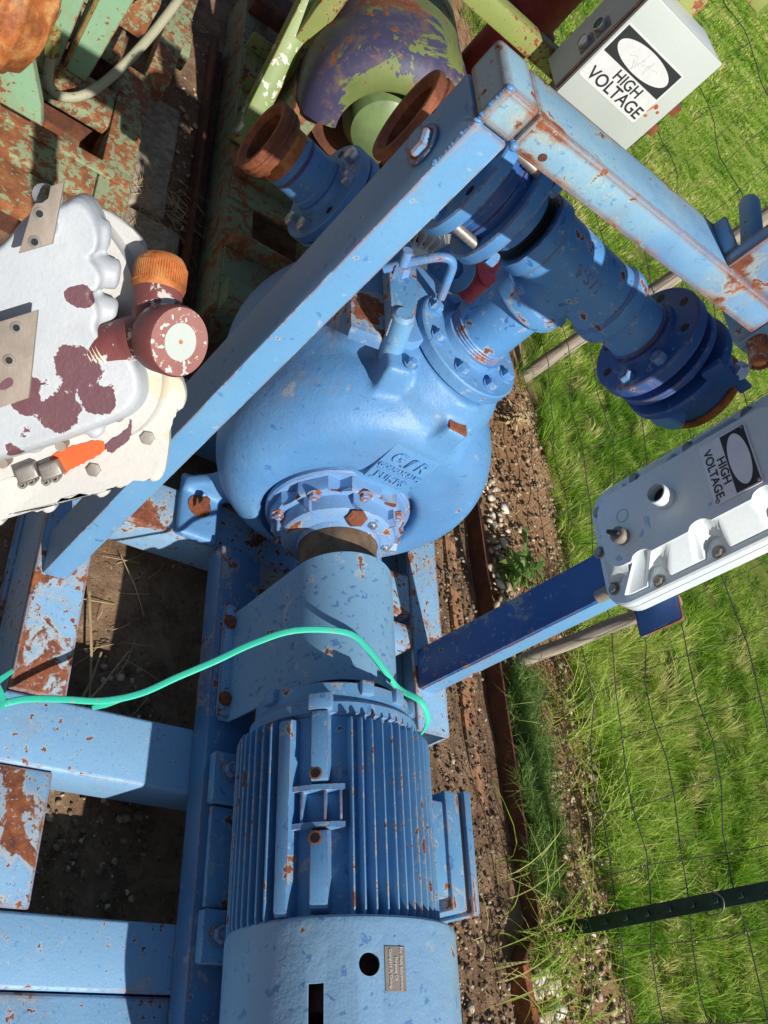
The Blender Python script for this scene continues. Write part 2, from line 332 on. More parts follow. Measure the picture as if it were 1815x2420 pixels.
def tube(bm, pts, r, seg=10, flat=1.0, cap=True):
    pts = [Vector(p) for p in pts]; rings = []; pu = None
    for i, p in enumerate(pts):
        t = (pts[min(i + 1, len(pts) - 1)] - pts[max(i - 1, 0)]).normalized()
        if pu is None: a, u, v = frame(t)
        else: u = (pu - t * pu.dot(t)).normalized(); v = t.cross(u)
        pu = u; rr = r[i] if isinstance(r, (list, tuple)) else r
        rings.append([bm.verts.new(p + u * math.cos(2 * math.pi * k / seg) * rr * flat + v * math.sin(2 * math.pi * k / seg) * rr) for k in range(seg)])
    for A, B in zip(rings, rings[1:]):
        for k in range(seg): bm.faces.new((A[k], A[(k + 1) % seg], B[(k + 1) % seg], B[k]))
    if cap: bm.faces.new(rings[0][::-1]); bm.faces.new(rings[-1])
def prism(bm, poly, o, ex, ey, ez, depth, bev=0.0):
    """polygon (in ex, ey) pushed along ez"""
    o, ex, ey, ez = Vector(o), Vector(ex), Vector(ey), Vector(ez)
    A = [bm.verts.new(o + ex * x + ey * y) for x, y in poly]; B = [bm.verts.new(o + ex * x + ey * y + ez * depth) for x, y in poly]
    fs = [bm.faces.new(A[::-1]), bm.faces.new(B)]; n = len(poly)
    for i in range(n): fs.append(bm.faces.new((A[i], A[(i + 1) % n], B[(i + 1) % n], B[i])))
    if bev:
        es = [e for e in fs[1].edges] ; bmesh.ops.bevel(bm, geom=es, offset=bev, segments=2, affect='EDGES', profile=.5)
def smooth_path(pts, n=6):
    P = [Vector(p) for p in pts]; out = []
    for i in range(len(P) - 1):
        p0, p1, p2, p3 = P[max(i - 1, 0)], P[i], P[i + 1], P[min(i + 2, len(P) - 1)]
        for k in range(n):
            t = k / n; out.append(.5 * ((2 * p1) + (p2 - p0) * t + (2 * p0 - 5 * p1 + 4 * p2 - p3) * t * t + (3 * p1 - p0 - 3 * p2 + p3) * t ** 3))
    out.append(P[-1]); return out
def basis(o, ex, ey, ez):
    m = Matrix.Identity(4)
    for i in range(3): m[i][0] = ex[i]; m[i][1] = ey[i]; m[i][2] = ez[i]; m[i][3] = o[i]
    return m
def align(o, axis, spin=0):
    a, u, v = frame(axis); return basis(Vector(o), u, v, a) @ Matrix.Rotation(spin, 4, 'Z')
def bolt_mesh(name, r=.011, h=.008, mat='pipe', stud=.0, washer=True):
    bm = nb()
    if washer: lathe(bm, [(0, 0), (r * 1.45, 0), (r * 1.45, h * .22), (r, h * .22)], (0, 0, 0), (0, 0, 1), 16)
    lathe(bm, [(r * 1.08, 0), (r * 1.08, h), (r * .9, h * 1.25), (0, h * 1.3)], (0, 0, 0), (0, 0, 1), 6)
    if stud: lathe(bm, [(r * .55, h), (r * .55, h + stud), (0, h + stud + .001)], (0, 0, 0), (0, 0, 1), 10)
    return finish(bm, name, mat, 30)
def text_mesh(name, body, size, mat, depth=.0006, font_scale=1.0, align_x='CENTER', shear=0, space=1.0, bold=0.0):
    c = bpy.data.curves.new(name, 'FONT'); c.body = body; c.size = size; c.extrude = depth; c.align_x = align_x; c.align_y = 'CENTER'; c.shear = shear; c.space_character = space; c.offset = bold
    o = bpy.data.objects.new(name, c); COL.objects.link(o); bpy.context.view_layer.update()
    me = bpy.data.meshes.new_from_object(o.evaluated_get(bpy.context.evaluated_depsgraph_get()))
    bpy.data.objects.remove(o); bpy.data.curves.remove(c)
    me.materials.clear(); me.materials.append(M[mat]); me.name = name; return me

# ------------------------------------------------------------------ ground
def build_ground():
    def axis(lo, hi, stepn, far):
        a = list(np.arange(lo, hi, stepn)); s = stepn
        l = lo; r = a[-1]; L = []; Rr = []
        while s < far: s *= 1.45; L.append(l - s); l -= s; Rr.append(r + s); r += s
        return np.array(L[::-1] + a + Rr)
    xs = axis(-4.2, .6, .03, 180); ys = axis(-.4, 2.6, .03, 180)
    X, Y = np.meshgrid(xs, ys, indexing='ij')
    h = np.zeros_like(X)
    for f, a in ((1.1, .012), (2.7, .008), (6.1, .005), (13, .003), (27, .002)):
        p = rng.uniform(0, 6.28, 4); h += a * np.sin(X * f + p[0] + .7 * np.sin(Y * f * .8 + p[1])) * np.cos(Y * f * 1.1 + p[2])
    near = (np.abs(X + 1.8) < 2.8) & (Y < 2.9) & (Y > -.8)
    h = np.where(near, h - .030, h * .3 - .022)
    berm = .05 * np.exp(-((Y - 2.02) / .12) ** 2) * (X > -2.6) * (X < .8); h = h + np.where(near, berm, 0)
    v = np.stack([X, Y, h], -1).reshape(-1, 3); nx, ny = X.shape
    i = np.arange(nx * ny).reshape(nx, ny); q = np.stack([i[:-1, :-1], i[1:, :-1], i[1:, 1:], i[:-1, 1:]], -1).reshape(-1, 4)
    me = bpy.data.meshes.new('ground'); me.vertices.add(len(v)); me.vertices.foreach_set('co', v.ravel())
    me.loops.add(q.size); me.loops.foreach_set('vertex_index', q.ravel()); me.polygons.add(len(q))
    me.polygons.foreach_set('loop_start', np.arange(0, q.size, 4)); me.polygons.foreach_set('loop_total', np.full(len(q), 4)); me.update(); me.validate()
    me.shade_smooth(); me.materials.append(M['ground'])
    o = bpy.data.objects.new('ground', me); COL.objects.link(o); o['kind'] = 'structure'; o['label'] = 'brown gravelly earth running into the green lawn'
build_ground()

def raw_mesh(name, v, faces, mat, tint=None, smooth=False):
    """faces: list of int arrays (n,3) / (n,4)"""
    me = bpy.data.meshes.new(name); me.vertices.add(len(v)); me.vertices.foreach_set('co', np.asarray(v, np.float32).ravel())
    idx = np.concatenate([f.ravel() for f in faces]); tot = np.concatenate([np.full(len(f), f.shape[1]) for f in faces]); st = np.concatenate([[0], np.cumsum(tot)[:-1]])
    me.loops.add(len(idx)); me.loops.foreach_set('vertex_index', idx.astype(np.int32)); me.polygons.add(len(tot))
    me.polygons.foreach_set('loop_start', st.astype(np.int32)); me.polygons.foreach_set('loop_total', tot.astype(np.int32))
    me.update(); me.validate()
    if tint is not None:
        a = me.attributes.new('tint', 'FLOAT', 'POINT'); a.data.foreach_set('value', np.asarray(tint, np.float32))
    if smooth: me.shade_smooth()
    me.materials.append(M[mat]); o = bpy.data.objects.new(name, me); COL.objects.link(o); return o

def blades(name, px, py, pz, hgt, wid, lean, mat, tint, la=None):
    n = len(px); th = rng.uniform(0, 2 * np.pi, n); la = rng.uniform(0, 2 * np.pi, n) if la is None else la
    dx, dy = np.cos(th) * wid / 2, np.sin(th) * wid / 2; lx, ly = np.cos(la) * lean * hgt, np.sin(la) * lean * hgt
    z1 = hgt * .55; z2 = hgt * np.sqrt(np.maximum(.15, 1 - lean ** 2 * .6))
    V = np.zeros((n, 5, 3)); P = np.stack([px, py, pz], -1)
    V[:, 0] = P + np.stack([-dx, -dy, 0 * dx - .004], -1); V[:, 1] = P + np.stack([dx, dy, 0 * dx - .004], -1)
    V[:, 2] = P + np.stack([-dx * .8 + lx * .35, -dy * .8 + ly * .35, z1], -1); V[:, 3] = P + np.stack([dx * .8 + lx * .35, dy * .8 + ly * .35, z1], -1)
    V[:, 4] = P + np.stack([lx, ly, z2], -1)
    b = np.arange(n)[:, None] * 5
    return raw_mesh(name, V.reshape(-1, 3), [b + np.array([[0, 1, 3, 2]]), b + np.array([[2, 3, 4]])], mat, np.repeat(tint, 5))
def grass():
    def view(P):
        c = (P - np.array(CAM)) @ RC.T; z = c[:, 2]; u = 907.5 + 2064.9 * c[:, 0] / z; v = 1210 + 2064.9 * c[:, 1] / z
        return (z > .1) & (u > 650) & (u < 2500) & (v > -500) & (v < 2950), z
    PX, PY, HH, WW, LA, LE, TT = [], [], [], [], [], [], []
    # tufts: near meadow beyond the fence, then the lawn thinning out with distance
    for (x0, x1, y0, y1, dens, per, h0, w0, rad_) in ((-3.2, 1.0, 2.02, 3.4, 620, 44, .048, .0029, .030), (-6, 1.0, 3.4, 5.5, 340, 30, .026, .005, .045), (-9, 0, 5.5, 8, 140, 26, .024, .009, .07), (-6.5, -3.2, 2.1, 3.4, 340, 30, .028, .005, .045), (-11, -6, 2.5, 5.5, 140, 26, .024, .009, .07), (-16, -8, 4.0, 12, 50, 26, .042, .016, .12)):
        n = int((x1 - x0) * (y1 - y0) * dens); cx = rng.uniform(x0, x1, n); cy = rng.uniform(y0, y1, n)
        ok, z = view(np.stack([cx, cy, np.zeros(n)], -1))
        bound = 2.10 + .08 * np.sin(cx * 2.1) + .05 * np.sin(cx * 7.3 + 1) + .05 * np.sin(cx * 17 + 2)
        ok &= (cy > bound) | (rng.random(n) < .02)
        patch_ = np.sin(cx * 2.7 + 1.5 * np.sin(cy * 2.1)) * np.cos(cy * 3.1 + cx * .8)
        ok &= rng.random(n) < .95 + .2 * patch_
        cx, cy, patch_, bound = cx[ok], cy[ok], patch_[ok], bound[ok]; n = len(cx)
        edge_ = np.exp(-np.maximum(cy - bound, 0) / .12)
        ch = h0 * np.exp(.38 * rng.standard_normal(n)) * (1 + .25 * patch_ + .9 * edge_); ca = rng.uniform(0, 2 * np.pi, n); ct = np.clip(.40 + .20 * rng.standard_normal(n) + .14 * patch_ - .12 * edge_, 0, 1)
        ct = np.where(rng.random(n) < .05, 1.05, ct)
        k = np.repeat(np.arange(n), per); m = len(k)
        a = rng.uniform(0, 2 * np.pi, m); r = rad_ * np.sqrt(rng.random(m))
        PX.append(cx[k] + r * np.cos(a)); PY.append(cy[k] + r * np.sin(a)); HH.append(np.clip(ch[k] * rng.uniform(.45, 1.15, m), .015, .24)); WW.append(w0 * (.5 + 1.0 * rng.random(m) ** 2))
        vx = np.cos(a) * (r / rad_) * .8 + np.cos(ca[k]) * .55 + .35 * rng.standard_normal(m); vy = np.sin(a) * (r / rad_) * .8 + np.sin(ca[k]) * .55 + .35 * rng.standard_normal(m)
        LA.append(np.arctan2(vy, vx)); LE.append(np.clip(np.hypot(vx, vy) * .75, .05, 1.25)); TT.append(np.clip(ct[k] + .13 * rng.standard_normal(m), 0, 1.15))
    px, py, hh, ww, la_, le_, t = map(np.concatenate, (PX, PY, HH, WW, LA, LE, TT))
    o = blades('grass', px, py, -.024 + .05 * np.exp(-((py - 2.02) / .12) ** 2) * (px > -2.6), hh, ww, le_, 'grass', t, la_)
    tag(o, 'bright green lawn grass growing beyond the wire fence', 'grass', kind='stuff')
    print('blades', len(px))
grass()
def bank(y): return .05 * math.exp(-((y - 2.02) / .12) ** 2)
def pebbles(name, boxes, label):
    bm = nb(); bmesh.ops.create_icosphere(bm, subdivisions=1, radius=1)
    iv = np.array([v.co[:] for v in bm.verts]); fi = np.array([[v.index for v in f.verts] for f in bm.faces]); bm.free()
    V, F, T, k = [], [], [], 0
    for (x0, x1, y0, y1, n, s0, s1, t0, t1) in boxes:
        for _ in range(n):
            s = s0 + (s1 - s0) * random.random() ** 2.5; sc = np.array([s * random.uniform(.7, 1.4), s * random.uniform(.7, 1.3), s * random.uniform(.35, .7)])
            a = random.uniform(0, 6.28); R = np.array([[math.cos(a), -math.sin(a), 0], [math.sin(a), math.cos(a), 0], [0, 0, 1]])
            gx, gy = random.uniform(x0, x1), random.uniform(y0, y1)
            vv = (iv * (1 + .22 * rng.standard_normal((len(iv), 1))) * sc) @ R.T + np.array([gx, gy, s * .1 - .026 + bank(gy)])
            V.append(vv); F.append(fi + k); k += len(iv); T.append(np.full(len(iv), random.uniform(t0, t1)))
    o = raw_mesh(name, np.concatenate(V), [np.concatenate(F)], 'pebble', np.concatenate(T))
    tag(o, label, 'gravel', kind='stuff')
pebbles('gravel', [(-1.9, .25, 1.12, 1.70, 2200, .0015, .007, .0, .75), (-1.9, .25, 1.12, 1.70, 3600, .002, .008, .0, .32), (-2.2, .25, 1.80, 2.15, 1600, .003, .010, .2, .55), (-1.1, .2, .5, .74, 500, .003, .009, .0, .3), (-.5, .3, 1.2, 1.7, 260, .003, .010, .2, .9), (-2.2, .25, 1.8, 2.15, 1100, .002, .010, .15, .8), (-.75, .35, 1.78, 2.16, 1200, .002, .012, .2, .85),
                    (-1.75, -1.05, 1.79, 1.88, 150, .006, .019, .45, 1), (-.25, .25, 1.74, 1.86, 120, .012, .03, .7, 1), (-1.1, .2, .5, .74, 500, .002, .009, .1, .9), (-3.2, -1.7, .4, .68, 500, .002, .010, .2, 1), (-1.6, -.6, .2, .4, 160, .003, .012, .1, .8), (-2.2, -1.6, -.1, .35, 300, .003, .012, .3, .9)],
        'loose tan gravel and chips scattered over the bare earth')

# ------------------------------------------------------------------ blue pump skid
skid = thing('pump_skid', 'blue rust-patched steel pump skid with a tall lifting arm', 'skid', (-.6, .9, 0))
def part_box(name, mat, parent, *a, **k):
    bm = nb(); box(bm, *a, **k); return obj(name, bm, mat, parent)
# outer rails (channel: top flange, web, lower flange)
def rail(x0, x1, y0, y1, zt, mat, side):
    bm = nb(); box(bm, x0, x1, y0, y1, zt - .012, zt, .004)
    yw = y0 if side < 0 else y1 - .009
    box(bm, x0 + .001, x1 - .001, yw + .001, yw + .010, -.020, zt - .013, 0)
    box(bm, x0, x1, y0 - .012 if side < 0 else y0, y1 if side < 0 else y1 + .012, -.032, -.0205, .002)
    return obj('rail', bm, mat, skid)
for a, b in ((-1.42, -.590), (-.465, -.256)): rail(a, b, .393, .4915, .13, 'skid', -1)
rail(-1.42, -.70, 1.305, 1.405, .13, 'skid', 1)
# cross members
bm = nb(); box(bm, -1.105, -.990, .4925, 1.304, .03, .1305, .007, 3); obj('cross_member', bm, 'skid', skid)
bm = nb(); box(bm, -.588, -.467, .352, 1.066, .02, .131, .008, 3); obj('cross_member', bm, 'skidx', skid)
bm = nb(); box(bm, -.252, -.149, .30, 1.066, .02, .131, .006, 3); obj('cross_member', bm, 'skidx', skid)
bm = nb(); box(bm, -.146, .25, .30, .80, .02, .126, .006, 3); obj('deck_plate', bm, 'skid', skid)
bm = nb(); box(bm, -1.42, -1.30, .4925, 1.304, .02, .131, .007, 3); obj('cross_member', bm, 'skid', skid)
# inner motor rails lying on the cross members
for y0, y1 in ((.735, .832), (.968, 1.065)):
    bm = nb(); box(bm, -.965, .30, y0, y1, .132, .190, .005, 2)
    obj('motor_rail', bm, 'rail', skid)
# lumps at the far side (brackets with rust)
for x0, x1, y0, y1, z in ((-.96, -.90, 1.12, 1.30, .135), (-.90, -.78, 1.066, 1.16, .21), (-.70, -.61, 1.16, 1.27, .10)):
    part_box('bracket', 'skid', skid, x0, x1, y0, y1, .03 if z < .2 else .131, z, bev=.006)
for x0, x1, y in ((-.12, -.02, 1.20), (-.43, -.36, 1.16), (.02, .08, 1.22)):
    part_box('lug', 'skid', skid, x0, x1, 1.066, y, .15, .19, bev=.005)
# lifting arm: post, jib, head plate
def arm():
    bm = nb(); box(bm, -.905, -.813, .4065, .4525, .131, 1.258, .004, 2)
    for v in bm.verts: v.co.y += (v.co.z - .13) * .008
    obj('arm_post', bm, 'arm', skid)
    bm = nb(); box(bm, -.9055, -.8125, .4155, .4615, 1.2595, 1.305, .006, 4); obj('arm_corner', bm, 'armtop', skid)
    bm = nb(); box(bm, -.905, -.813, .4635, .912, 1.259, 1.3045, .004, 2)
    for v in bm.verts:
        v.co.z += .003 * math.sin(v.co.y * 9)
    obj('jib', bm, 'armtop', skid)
    # weld bead at the mitre
    bm = nb()
    for i in range(60):
        t = i / 59; p = Vector((-.8168, .4205 + .0015 * math.sin(i * 2.3), 1.195 + .108 * t))
        bmesh.ops.create_icosphere(bm, subdivisions=2, radius=.0032 + .0012 * random.random(), matrix=Matrix.Translation(p + Vector((-.001 * random.random(), .002 * (random.random() - .5), .0012 * (random.random() - .5)))) @ Matrix.Rotation(.2 + .6 * random.random(), 4, 'X') @ Matrix.Diagonal((.9, 1.1 + .7 * random.random(), .8, 1)))
    obj('weld', bm, 'pump', skid, 60)
    bm = nb()
    for i in range(8):
        p = Vector((-.812, .455 + .001 * i, 1.259 - .0005 * i))
        bmesh.ops.create_icosphere(bm, subdivisions=1, radius=.006, matrix=Matrix.Translation((-.84 + .004 * i, .466, 1.262)))
    obj('weld', bm, 'pump', skid, 60)
    me = bolt_mesh('arm_bolt', .017, .010, 'arm'); inst('bolt', me, skid, align((-.858, .4125, 1.185), (0, -1, 0)))
    # head at the end of the jib
    bm = nb(); box(bm, -.838, -.818, .792, .96, 1.3055, 1.62, .003); obj('head_plate', bm, 'armtop', skid)
    bm = nb(); box(bm, -.897, -.839, .792, .801, 1.3055, 1.324, .003); obj('gusset', bm, 'arm', skid)
    bm = nb(); lathe(bm, [(0, 0), (.013, 0), (.0145, .006), (.0145, .13), (.0115, .135), (.0115, .19), (0, .19)], (-1.035, .925, 1.318), (.92, -.39, .0), 20); obj('pin', bm, 'arm', skid)
    bm = nb(); lathe(bm, [(.0, -.02), (.014, -.02), (.014, .02), (.011, .02), (.010, -.01), (0, -.01)], (-.800, .935, 1.255), (1, .1, -.25), 20); obj('stub_pipe', bm, 'skid', skid)
    bm = nb(); lathe(bm, [(0, 0), (.0095, 0), (.0095, .014), (0, .016)], (-.797, .935, 1.254), (1, .1, -.25), 6); obj('bolt', bm, 'rustb', skid)
    bm = nb(); box(bm, -.895, -.815, .9135, .955, 1.235, 1.30, .004); obj('end_bracket', bm, 'arm', skid)
    bm = nb(); lathe(bm, [(.0045, 0), (.0045, .001), (0, .001)], (-.8123, .50, 1.272), (1, 0, 0), 14); obj('hole', bm, 'rustd', skid)
arm()
# added bar on the head plate, out of view, shaped to shade the tee
bm = nb(); box(bm, -.550, -.535, .97, 1.16, 1.408, 1.545, .003); box(bm, -.550, -.535, 1.1605, 1.50, 1.408, 1.62, .003); obj('shade_bar', bm, 'arm', skid)
bm = nb(); box(bm, -.8175, -.5505, 1.03, 1.08, 1.44, 1.49, .004); obj('shade_bar_arm', bm, 'arm', skid)
bm = nb(); box(bm, -.838, -.818, .9605, 1.10, 1.40, 1.54, .003); obj('head_plate', bm, 'armtop', skid)  # added extension that carries the unseen shade bar
# ------------------------------------------------------------------ pump
pump = thing('pump', 'blue self-priming pump casing with embossed maker plate', 'pump', (-1.2, .9, .13))
def fused(name, bm, mat, parent, voxel=.0065, smooth=6):
    """weld overlapping closed shells into one cast skin"""
    me = bpy.data.meshes.new(name); bm.to_mesh(me); bm.free(); o = bpy.data.objects.new(name, me); COL.objects.link(o)
    r = o.modifiers.new('r', 'REMESH'); r.mode = 'VOXEL'; r.voxel_size = voxel
    k = o.modifiers.new('s', 'SMOOTH'); k.iterations = smooth; k.factor = .5
    bpy.context.view_layer.update()
    m2 = bpy.data.meshes.new_from_object(o.evaluated_get(bpy.context.evaluated_depsgraph_get())); bpy.data.objects.remove(o)
    b2 = nb(); b2.from_mesh(m2); bpy.data.meshes.remove(m2)
    return obj(name, b2, mat, parent, 80)
def casing():
    bm = nb(); c = (0, .9, .43); pf = [(0, -1.045), (.152, -1.045), (.160, -1.012), (.166, -1.002), (.180, -.998), (.205, -1.000)]
    for i in range(1, 13):
        t = math.pi / 2 * i / 12; pf.append((.205 + .082 * math.sin(t), -1.0 - .125 * (1 - math.cos(t))))
    for i in range(0, 13):
        t = math.pi / 2 * i / 12; pf.append((.287 - .10 * (1 - math.cos(t)), -1.36 - .14 * math.sin(t)))
    pf.append((0, -1.505))
    lathe(bm, pf, c, (1, 0, 0), 96)
    for v in bm.verts:
        x, y, z = v.co; r = math.hypot(y - .9, z - .43)
        if x > -1.1: v.co.z -= .06 * max(0, min(1, (.205 - r) / .035))
    # neck, fill port, plug boss and side feet are cast in one piece with the drum
    lathe(bm, [(0, .45), (.175, .45), (.170, .60), (.160, .66), (.140, .715), (.122, .745), (.118, .754), (0, .754)], (-1.17, .9, 0), (0, 0, 1), 64)
    n = Vector((0, -.42, .9)).normalized(); lathe(bm, [(0, -.18), (.125, -.18), (.118, -.05), (.098, -.005), (.088, .02), (.084, .034), (0, .034)], (-1.225, .775, .69), n, 48)
    prism(bm, [(-.05, -.04), (.052, -.04), (.052, .04), (-.05, .04)], (-1.055, .918, .55), (1, 0, 0), (0, 1, 0), (0, 0, 1), .167)
    for v in bm.verts:
        if v.co.z > .7165 and abs(v.co.x + 1.05) < .06 and abs(v.co.y - .918) < .045 : v.co.x = -1.042 + (v.co.x + 1.055) * .74; v.co.y = .918 + (v.co.y - .918) * .60
    prism(bm, [(-.034, -.026), (.034, -.026), (.034, .026), (-.034, .026)], (-1.09, .80, .62), (1, 0, 0), (0, .96, .28), (0, -.28, .96), .125)
    for y, s in ((.70, 1), (1.10, -1)):
        prism(bm, [(-.05 * s, 0), (.20 * s, 0), (.20 * s, .2), (.04 * s, .2), (-.01 * s, .05), (-.05 * s, .01)], (-1.125, y, .152), (0, 1, 0), (0, 0, 1), (1, 0, 0), .03)
        box(bm, -1.14, -.985, y - .05 if s > 0 else y - .045, y + .10 if s < 0 else y + .045, .1325, .155, 0)
    fused('casing', bm, 'pump', pump)
casing()
# back plate on the shaft
def backplate():
    a = (0, .9, .37)
    bm = nb(); lathe(bm, [(0, -1.02), (.150, -1.02), (.150, -1.010), (.146, -1.005), (0, -1.005)], a, (1, 0, 0), 64); obj('backplate', bm, 'bearing', pump)
    bm = nb()
    poly = []
    for i in range(8):
        th = math.radians(i * 45 + 12)
        for d in (-13, 13):
            poly.append((math.cos(th + math.radians(d)) * .140, math.sin(th + math.radians(d)) * .140))
        th2 = math.radians(i * 45 + 34.5); poly.append((math.cos(th2) * .122, math.sin(th2) * .122))
    prism(bm, poly, (-1.004, .9, .37), (0, 1, 0), (0, 0, 1), (1, 0, 0), .03, .006); obj('bearing_flange', bm, 'bearing', pump)
    bm = nb(); lathe(bm, [(.118, -.975), (.116, -.945), (.108, -.938), (.085, -.934), (.080, -.925)], a, (1, 0, 0), 56); obj('bearing_cap', bm, 'bearing', pump)
    bm = nb(); lathe(bm, [(.079, -.93), (.076, -.86), (.045, -.852), (.042, -.80), (0, -.80)], a, (1, 0, 0), 48); obj('bearing_housing', bm, 'grime', pump)
    for th in (20, 65, 110, 155, 200):
        r = math.radians(th); d = Vector((0, math.cos(r), math.sin(r))); o = Vector(a) + d * .1; bm = nb()
        prism(bm, [(-.006, 0), (.006, 0), (.006, .035), (-.006, .022)], (o.x - .975, o.y, o.z), d.cross(Vector((1, 0, 0))), Vector((1, 0, 0)), d, .028); obj('rib', bm, 'bearing', pump, 20)
    me = bolt_mesh('plate_bolt', .0105, .009, 'bearing', .004)
    for i in range(8):
        r = math.radians(i * 45 + 12); inst('bolt', me, pump, align((-.974, .9 + math.cos(r) * .128, .37 + math.sin(r) * .128), (1, 0, 0), i))
    me2 = bolt_mesh('cap_bolt', .009, .008, 'bright', .006)
    for th in (28, 82): 
        r = math.radians(th); inst('bolt', me2, pump, align((-.940, .9 + math.cos(r) * .098, .37 + math.sin(r) * .098), (1, 0, 0)))
    bm = nb(); lathe(bm, [(.020, 0), (.022, .006), (.017, .010), (.0, .011)], (-.937, .872, .468), (1, -.1, .35), 6); obj('sight_plug', bm, 'rust', pump)
backplate()
bm = nb(); lathe(bm, [(0, 0), (.024, 0), (.024, .004), (.0165, .004), (.0165, .016), (.010, .018), (.010, .034), (0, .036)], (-1.062, .692, .1525), (0, 0, 1), 6); obj('foot_bolt', bm, 'rust', pump, 20)
bm = nb(); lathe(bm, [(0, 0), (.027, 0), (.027, .005), (0, .005)], (-1.062, .692, .1525), (0, 0, 1), 18); obj('washer', bm, 'rust', pump, 20)
# rusted plug face on the shoulder boss
bm = nb(); box(bm, -1.077, -1.007, .896, .940, .7125, .7195, .003); obj('plug', bm, 'rust', pump)
inst('bolt', bolt_mesh('lug_bolt', .009, .009, 'pump', .004), pump, align((-1.075, .782, .748), (0, -.28, .96)))
# embossed plate with the maker's letters
pl = nb(); prism(pl, [(-.054, -.052), (.054, -.052), (.054, .052), (-.054, .052)], (-.9995, .897, .58), (0, 1, 0), (-.12, 0, .993), (1, 0, .12), .006, .003)
plate = obj('maker_plate', pl, 'pump', pump)
def place_text(name, body, size, mat, parent, o, ex, ey, dy=0, dx=0, depth=.0015, **k):
    me = text_mesh(name, body, size, mat, depth, **k); ex = Vector(ex).normalized(); ey = Vector(ey).normalized(); ez = ex.cross(ey)
    return inst(name, me, parent, basis(Vector(o) + ex * dx + ey * dy, ex, ey, ez))
po, px_, py_ = (-.9925, .897, .58), (0, 1, 0), (-.12, 0, .993)
place_text('lettering', 'GORMAN-RUPP', .0148, 'pump', plate, po, px_, py_, -.005, bold=.0007, space=.98, depth=.0030)
place_text('lettering', 'PUMPS', .022, 'pump', plate, po, px_, py_, -.031, -.006, space=1.1, bold=.0005, depth=.0030)
place_text('emblem', 'G', .038, 'pump', plate, po, px_, py_, .024, -.028, shear=.2, bold=.0006, depth=.0030)
place_text('emblem', 'R', .038, 'pump', plate, po, px_, py_, .024, .028, shear=.2, bold=.0006, depth=.0030)
bm = nb(); tube(bm, smooth_path([Vector(po) + Vector((.001, y, z)) for y, z in ((-.012, .010), (-.003, .008), (.000, .022), (.004, .038), (.014, .040))], 4), .0016, 6); obj('emblem', bm, 'pump', plate)
bm = nb(); box(bm, -.9955, -.9895, .850, .944, .5625, .5650, 0); obj('emblem_bar', bm, 'pump', plate)
# ---- fill port with clamp bar
def fillport():
    n = Vector((0, -.42, .9)).normalized(); o = Vector((-1.225, .775, .69))
    ex = Vector((1, 0, 0)); ey = n.cross(ex)
    bm = nb(); poly = [(-.085, -.07), (.085, -.07), (.10, -.02), (.10, .03), (.07, .075), (-.07, .075), (-.10, .03), (-.10, -.02)]
    prism(bm, [(x * 1.12, y * 1.15) for x, y in poly], o + n * .036, ex, ey, n, .030, .005); obj('fill_cover', bm, 'pump', pump)
    bm = nb(); prism(bm, [(-.120, -.022), (.120, -.022), (.120, .020), (.05, .030), (-.05, .030), (-.120, .020)], o + n * .080, ex, ey, n, .042, .005); cb = obj('clamp_bar', bm, 'motor', pump)
    for s in (-1, 1):
        bm = nb(); lathe(bm, [(.021, -.05), (.021, .052), (.015, .058), (0, .058)], o + n * .072 + ex * s * .112, n, 20); obj('clamp_post', bm, 'arm', cb)
    bm = nb(); cyl(bm, o + n * .118, n, .017, 0, .022, 6, .002); cyl(bm, o + n * .118, n, .0095, .02, .055, 14); obj('clamp_screw', bm, 'bearing', cb)
    h = o + n * .165
    bm = nb(); tube(bm, smooth_path([h - ex * .005 + n * -.045 + ey * -.03, h + ey * .02 + n * -.012, h + ey * .062 + n * .006, h + ey * .085 - n * .004 , h + ey * .088 - n * .05, h + ey * .088 - n * .085], 6), .0085, 12); obj('clamp_handle', bm, 'pipe', cb)
fillport()
# ---- discharge column, tee and run
D0 = Vector((-1.17, .905, 0)); RUN = Vector((.19, .98, -.03)).normalized(); SA = Vector((.05, .989, -.141)).normalized(); T0 = Vector((-1.168, .924, 1.02))
def flange(o, ax, r, t0, t1, parent, mat='pipe', holes=8, bolts=(), bolt_side=1, hub=.068, name='flange', bmesh_bolt=None, spin=0.0):
    bm = nb(); b = .003
    prof = [(.045, t0), (r - b, t0), (r, t0 + b), (r, t1 - b), (r - b, t1), (hub + .008, t1), (hub, t1 + .004), (hub - .004, t1 + .016), (.045, t1 + .016)]
    if bolt_side < 0: prof = [(.045, t1), (r - b, t1), (r, t1 - b), (r, t0 + b), (r - b, t0), (hub + .008, t0), (hub, t0 - .004), (hub - .004, t0 - .016), (.045, t0 - .016)]
    lathe(bm, prof, o, ax, 56); f = obj(name, bm, mat, parent)
    a, u, v = frame(ax); face = t1 if bolt_side > 0 else t0
    for i in range(holes):
        th = 2 * math.pi * (i + .5) / holes + spin; d = u * math.cos(th) + v * math.sin(th); p = Vector(o) + a * face + d * (r * .80)
        if i in bolts: inst('bolt', bmesh_bolt or BOLT, f, align(p, a * bolt_side, i))
        else:
            h = nb(); lathe(h, [(.0088, -.0006), (.0088, .0006), (0, .0006)], p, a * bolt_side, 14); obj('bolt_hole', h, 'black', f)
    return f
BOLT = bolt_mesh('flange_nut', .0125, .013, 'pipe', .004, False)
ZB = bolt_mesh('zinc_nut', .0155, .014, 'bright', .004, False)
run = thing('discharge_pipework', 'dark blue flanged discharge tee rising from the pump top', 'pipework', tuple(D0 + Vector((0, 0, .755))))
flange(D0, (0, 0, 1), .118, .757, .785, run, 'pump', 8, (0, 1, 2, 3, 4, 5, 6, 7), 1, .070, 'flange', bolt_mesh('discharge_bolt', .011, .012, 'pump', .003))
